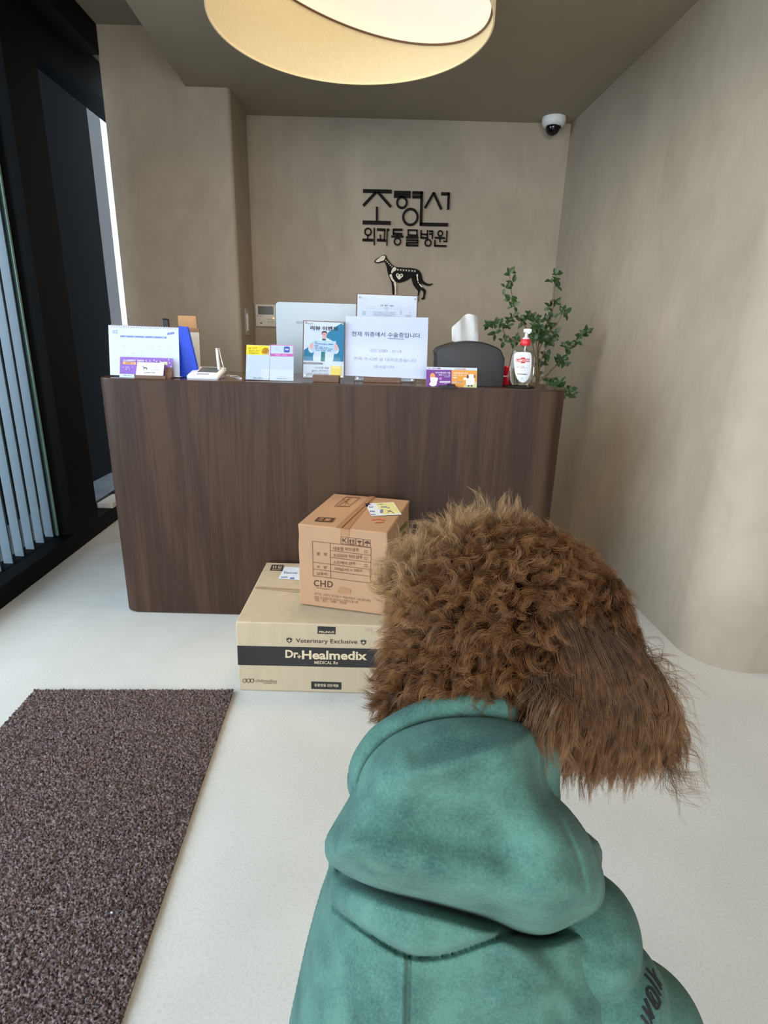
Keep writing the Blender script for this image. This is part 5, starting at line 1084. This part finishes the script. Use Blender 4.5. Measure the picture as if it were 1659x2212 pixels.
# left ear, fluffy
gs = []
for p, nrm in on_ell(962, 1400, 190, 62, 160, 85, 900):
    d = np.array([-.9, .25 + (p[1] - 1330) / 300, 0]) + nrm * .7 + RNG.normal(0, .3, 3); gs.append(guide(*p, *d, RNG.uniform(50, 105), RNG.uniform(5, 13), RNG.uniform(.8, 1.8), .3))
for p, nrm in on_ell(905, 1500, 190, 42, 80, 60, 320):
    d = np.array([-.35, 1, 0]) + nrm * .4 + RNG.normal(0, .2, 3); gs.append(guide(*p, *d, RNG.uniform(40, 80), RNG.uniform(3, 8), RNG.uniform(.6, 1.5), .2))
M_FRZ = fur_mat('frizzy_fur', (92, 61, 37), (134, 95, 60), (174, 132, 90))
make_fur('left_ear_fur', gs, M_FRZ, 30, .0034, NP, .0002, DOG, .0010)
# top tufts, in the paler backlit tone
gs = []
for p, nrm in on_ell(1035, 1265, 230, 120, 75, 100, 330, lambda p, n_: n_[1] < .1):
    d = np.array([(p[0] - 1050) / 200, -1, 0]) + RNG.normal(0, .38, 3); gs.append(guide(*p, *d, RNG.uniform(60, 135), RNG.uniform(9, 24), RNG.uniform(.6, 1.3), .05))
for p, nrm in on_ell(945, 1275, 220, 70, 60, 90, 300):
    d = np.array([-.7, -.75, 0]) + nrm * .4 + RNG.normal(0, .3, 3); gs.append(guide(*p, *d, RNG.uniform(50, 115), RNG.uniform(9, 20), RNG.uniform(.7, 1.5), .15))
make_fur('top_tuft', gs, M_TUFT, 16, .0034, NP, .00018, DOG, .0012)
# right ear: long waves
gs = []
for _ in range(900):
    s_ = RNG.uniform(0, 1); t_ = RNG.uniform(0, 1); a_ = np.array([1165 + 190 * t_, 1300 + 90 * t_ + RNG.uniform(-30, 40), 20 + 60 * t_ * t_ - 40 * math.sin(PI * t_) + RNG.uniform(0, 60)])
    tip = np.array([1190 + 260 * t_ + RNG.normal(0, 22), 1690 - 30 * abs(t_ - .5) - 60 * max(0, t_ - .6) + RNG.normal(0, 26) - abs(RNG.normal(0, 30)), 75 + RNG.uniform(-10, 60)])
    st = RNG.uniform(0, .55); r_ = a_ + (tip - a_) * st + np.array([0, 0, -12 * math.sin(PI * st)]); d = tip - r_; ln = np.linalg.norm(d)
    t = np.linspace(0, 1, NP); q = r_[None] + d[None] * t[:, None]; bow = 34 * np.sin(PI * t) * (1 - st); q[:, 0] += bow; q[:, 1] -= bow * .3; q[:, 2] -= 30 * np.sin(PI * t) * (1 - st * .5)
    wv = RNG.uniform(6, 17); ph = RNG.uniform(0, 2 * PI); fq = RNG.uniform(.9, 2.4); q[:, 0] += wv * np.sin(2 * PI * fq * t + ph) * t; q[:, 1] += wv * .4 * np.cos(2 * PI * fq * t + ph) * t; q[:, 2] += wv * np.cos(2 * PI * fq * t + ph) * t
    gs.append(np.stack([D(*x) for x in q]))
make_fur('right_ear_fur', gs, M_EAR, 34, .0021, NP, .0002, DOG)
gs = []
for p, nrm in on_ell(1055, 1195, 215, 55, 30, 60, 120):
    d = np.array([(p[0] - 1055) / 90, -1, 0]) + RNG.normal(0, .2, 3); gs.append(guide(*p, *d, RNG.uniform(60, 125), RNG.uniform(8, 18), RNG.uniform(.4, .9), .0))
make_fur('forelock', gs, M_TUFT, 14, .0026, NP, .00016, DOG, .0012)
# short curls along the outer edge of the right ear and flyaway wisps
gs = []
for _ in range(300):
    t_ = RNG.uniform(0, 1); p = np.array([1330 + 75 * t_ - 20, 1270 + 240 * t_, 150 + RNG.uniform(-50, 50)]); gs.append(guide(*p, .8 + .1, .1 + .6 * t_, RNG.normal(0, .4), RNG.uniform(30, 62), RNG.uniform(7, 13), RNG.uniform(.7, 1.3), .3))
make_fur('side_curls', gs, M_FUR, 30, .0030, NP, .0002, DOG)
gs = []
for _ in range(150):
    t_ = RNG.uniform(0, 1) ** 1.2; p = np.array([1360 + 70 * t_, 1360 + 290 * t_, 110 + RNG.uniform(-40, 40)]); gs.append(guide(*p, .85 - .1 * t_ + RNG.normal(0, .25), 1, RNG.normal(0, .2), RNG.uniform(90, 240) * (1 - .2 * t_), RNG.uniform(9, 26), RNG.uniform(.6, 1.5), -.12))
make_fur('ear_wisps', gs, M_EAR, 5, .0022, NP, .00013, DOG, .0014)
gs = []
for _ in range(90):
    t_ = RNG.uniform(0, 1); p = np.array([905 - 20 * t_ + 40 * abs(t_ - .3), 1190 + 330 * t_, 200 + RNG.uniform(-40, 40)]); gs.append(guide(*p, -1, -.5 + 1.1 * t_ + RNG.normal(0, .25), RNG.normal(0, .2), RNG.uniform(50, 100), RNG.uniform(8, 20), RNG.uniform(.6, 1.5), .1))
make_fur('cheek_wisps', gs, M_FRZ, 5, .0022, NP, .00013, DOG, .0014)
# lock hanging beside the hood
gs = []
for _ in range(70):
    p = np.array([1172 + RNG.normal(0, 16), 1480 + RNG.normal(0, 20), -25 + RNG.uniform(-30, 25)]); q0_ = guide(*p, .28, 1, -.05, RNG.uniform(80, 190), RNG.uniform(12, 26), RNG.uniform(.5, 1.2), .0); gs.append(q0_)
make_fur('neck_lock', gs, M_EAR, 22, .0030, NP, .0002, DOG)

# --- bench that carries the dog, just under the frame
BN = thing('bench_seat', 'low upholstered bench carrying the dog', 'bench', (0, 0, 0))
b = MB(); b.box((-.55, -.12, .42), (.75, .43, seat), mat('bench_fabric', (120, 112, 102), .9, vary=.08), bev=.02, seg=3); b.build('seat', BN, smooth=40)
for x in (-.48, .66):
    for y_ in (-.06, .36):
        b = MB(); b.box((x, y_, 0), (x + .045, y_ + .045, .42), M_WALNUT); b.build('leg', BN)

# ================================================================== LIGHT
w = bpy.data.worlds.new('sky'); scene.world = w; w.use_nodes = True; N, L = w.node_tree.nodes, w.node_tree.links
bg = N['Background']; bg.inputs[0].default_value = (.80, .90, 1.0, 1); bg.inputs[1].default_value = 3.5
def area(name, loc, rot, sx, sy, power, rgb):
    l = bpy.data.lights.new(name, 'AREA'); l.shape = 'RECTANGLE'; l.size = sx; l.size_y = sy; l.energy = power; l.color = rgb
    o = bpy.data.objects.new(name, l); COL.objects.link(o); o.location = loc; o.rotation_euler = rot; return o
area('daylight_shopfront', (-.2, -2.9, 1.7), (math.radians(84), 0, 0), 3.2, 1.5, 120, (1.0, .985, .955))
area('daylight_window', (-3.7, .1, 2.05), (math.radians(80), 0, math.radians(-78)), 4.2, 2.6, 430, (.78, .89, 1.0))
lm = bpy.data.lights.new('lamp_bulb', 'AREA'); lm.shape = 'DISK'; lm.size = .8; lm.energy = 17; lm.color = (1, .78, .50); lo_ = bpy.data.objects.new('lamp_bulb', lm); COL.objects.link(lo_); lo_.location = (lc[0], lc[1], 2.31)

vs_ = scene.view_settings; vs_.view_transform = 'Standard'; vs_.look = 'None'; vs_.gamma = 1; vs_.exposure = -.06; vs_.use_curve_mapping = False
scene.cycles.max_bounces = 8; scene.cycles.transparent_max_bounces = 12; scene.cycles.use_denoising = True
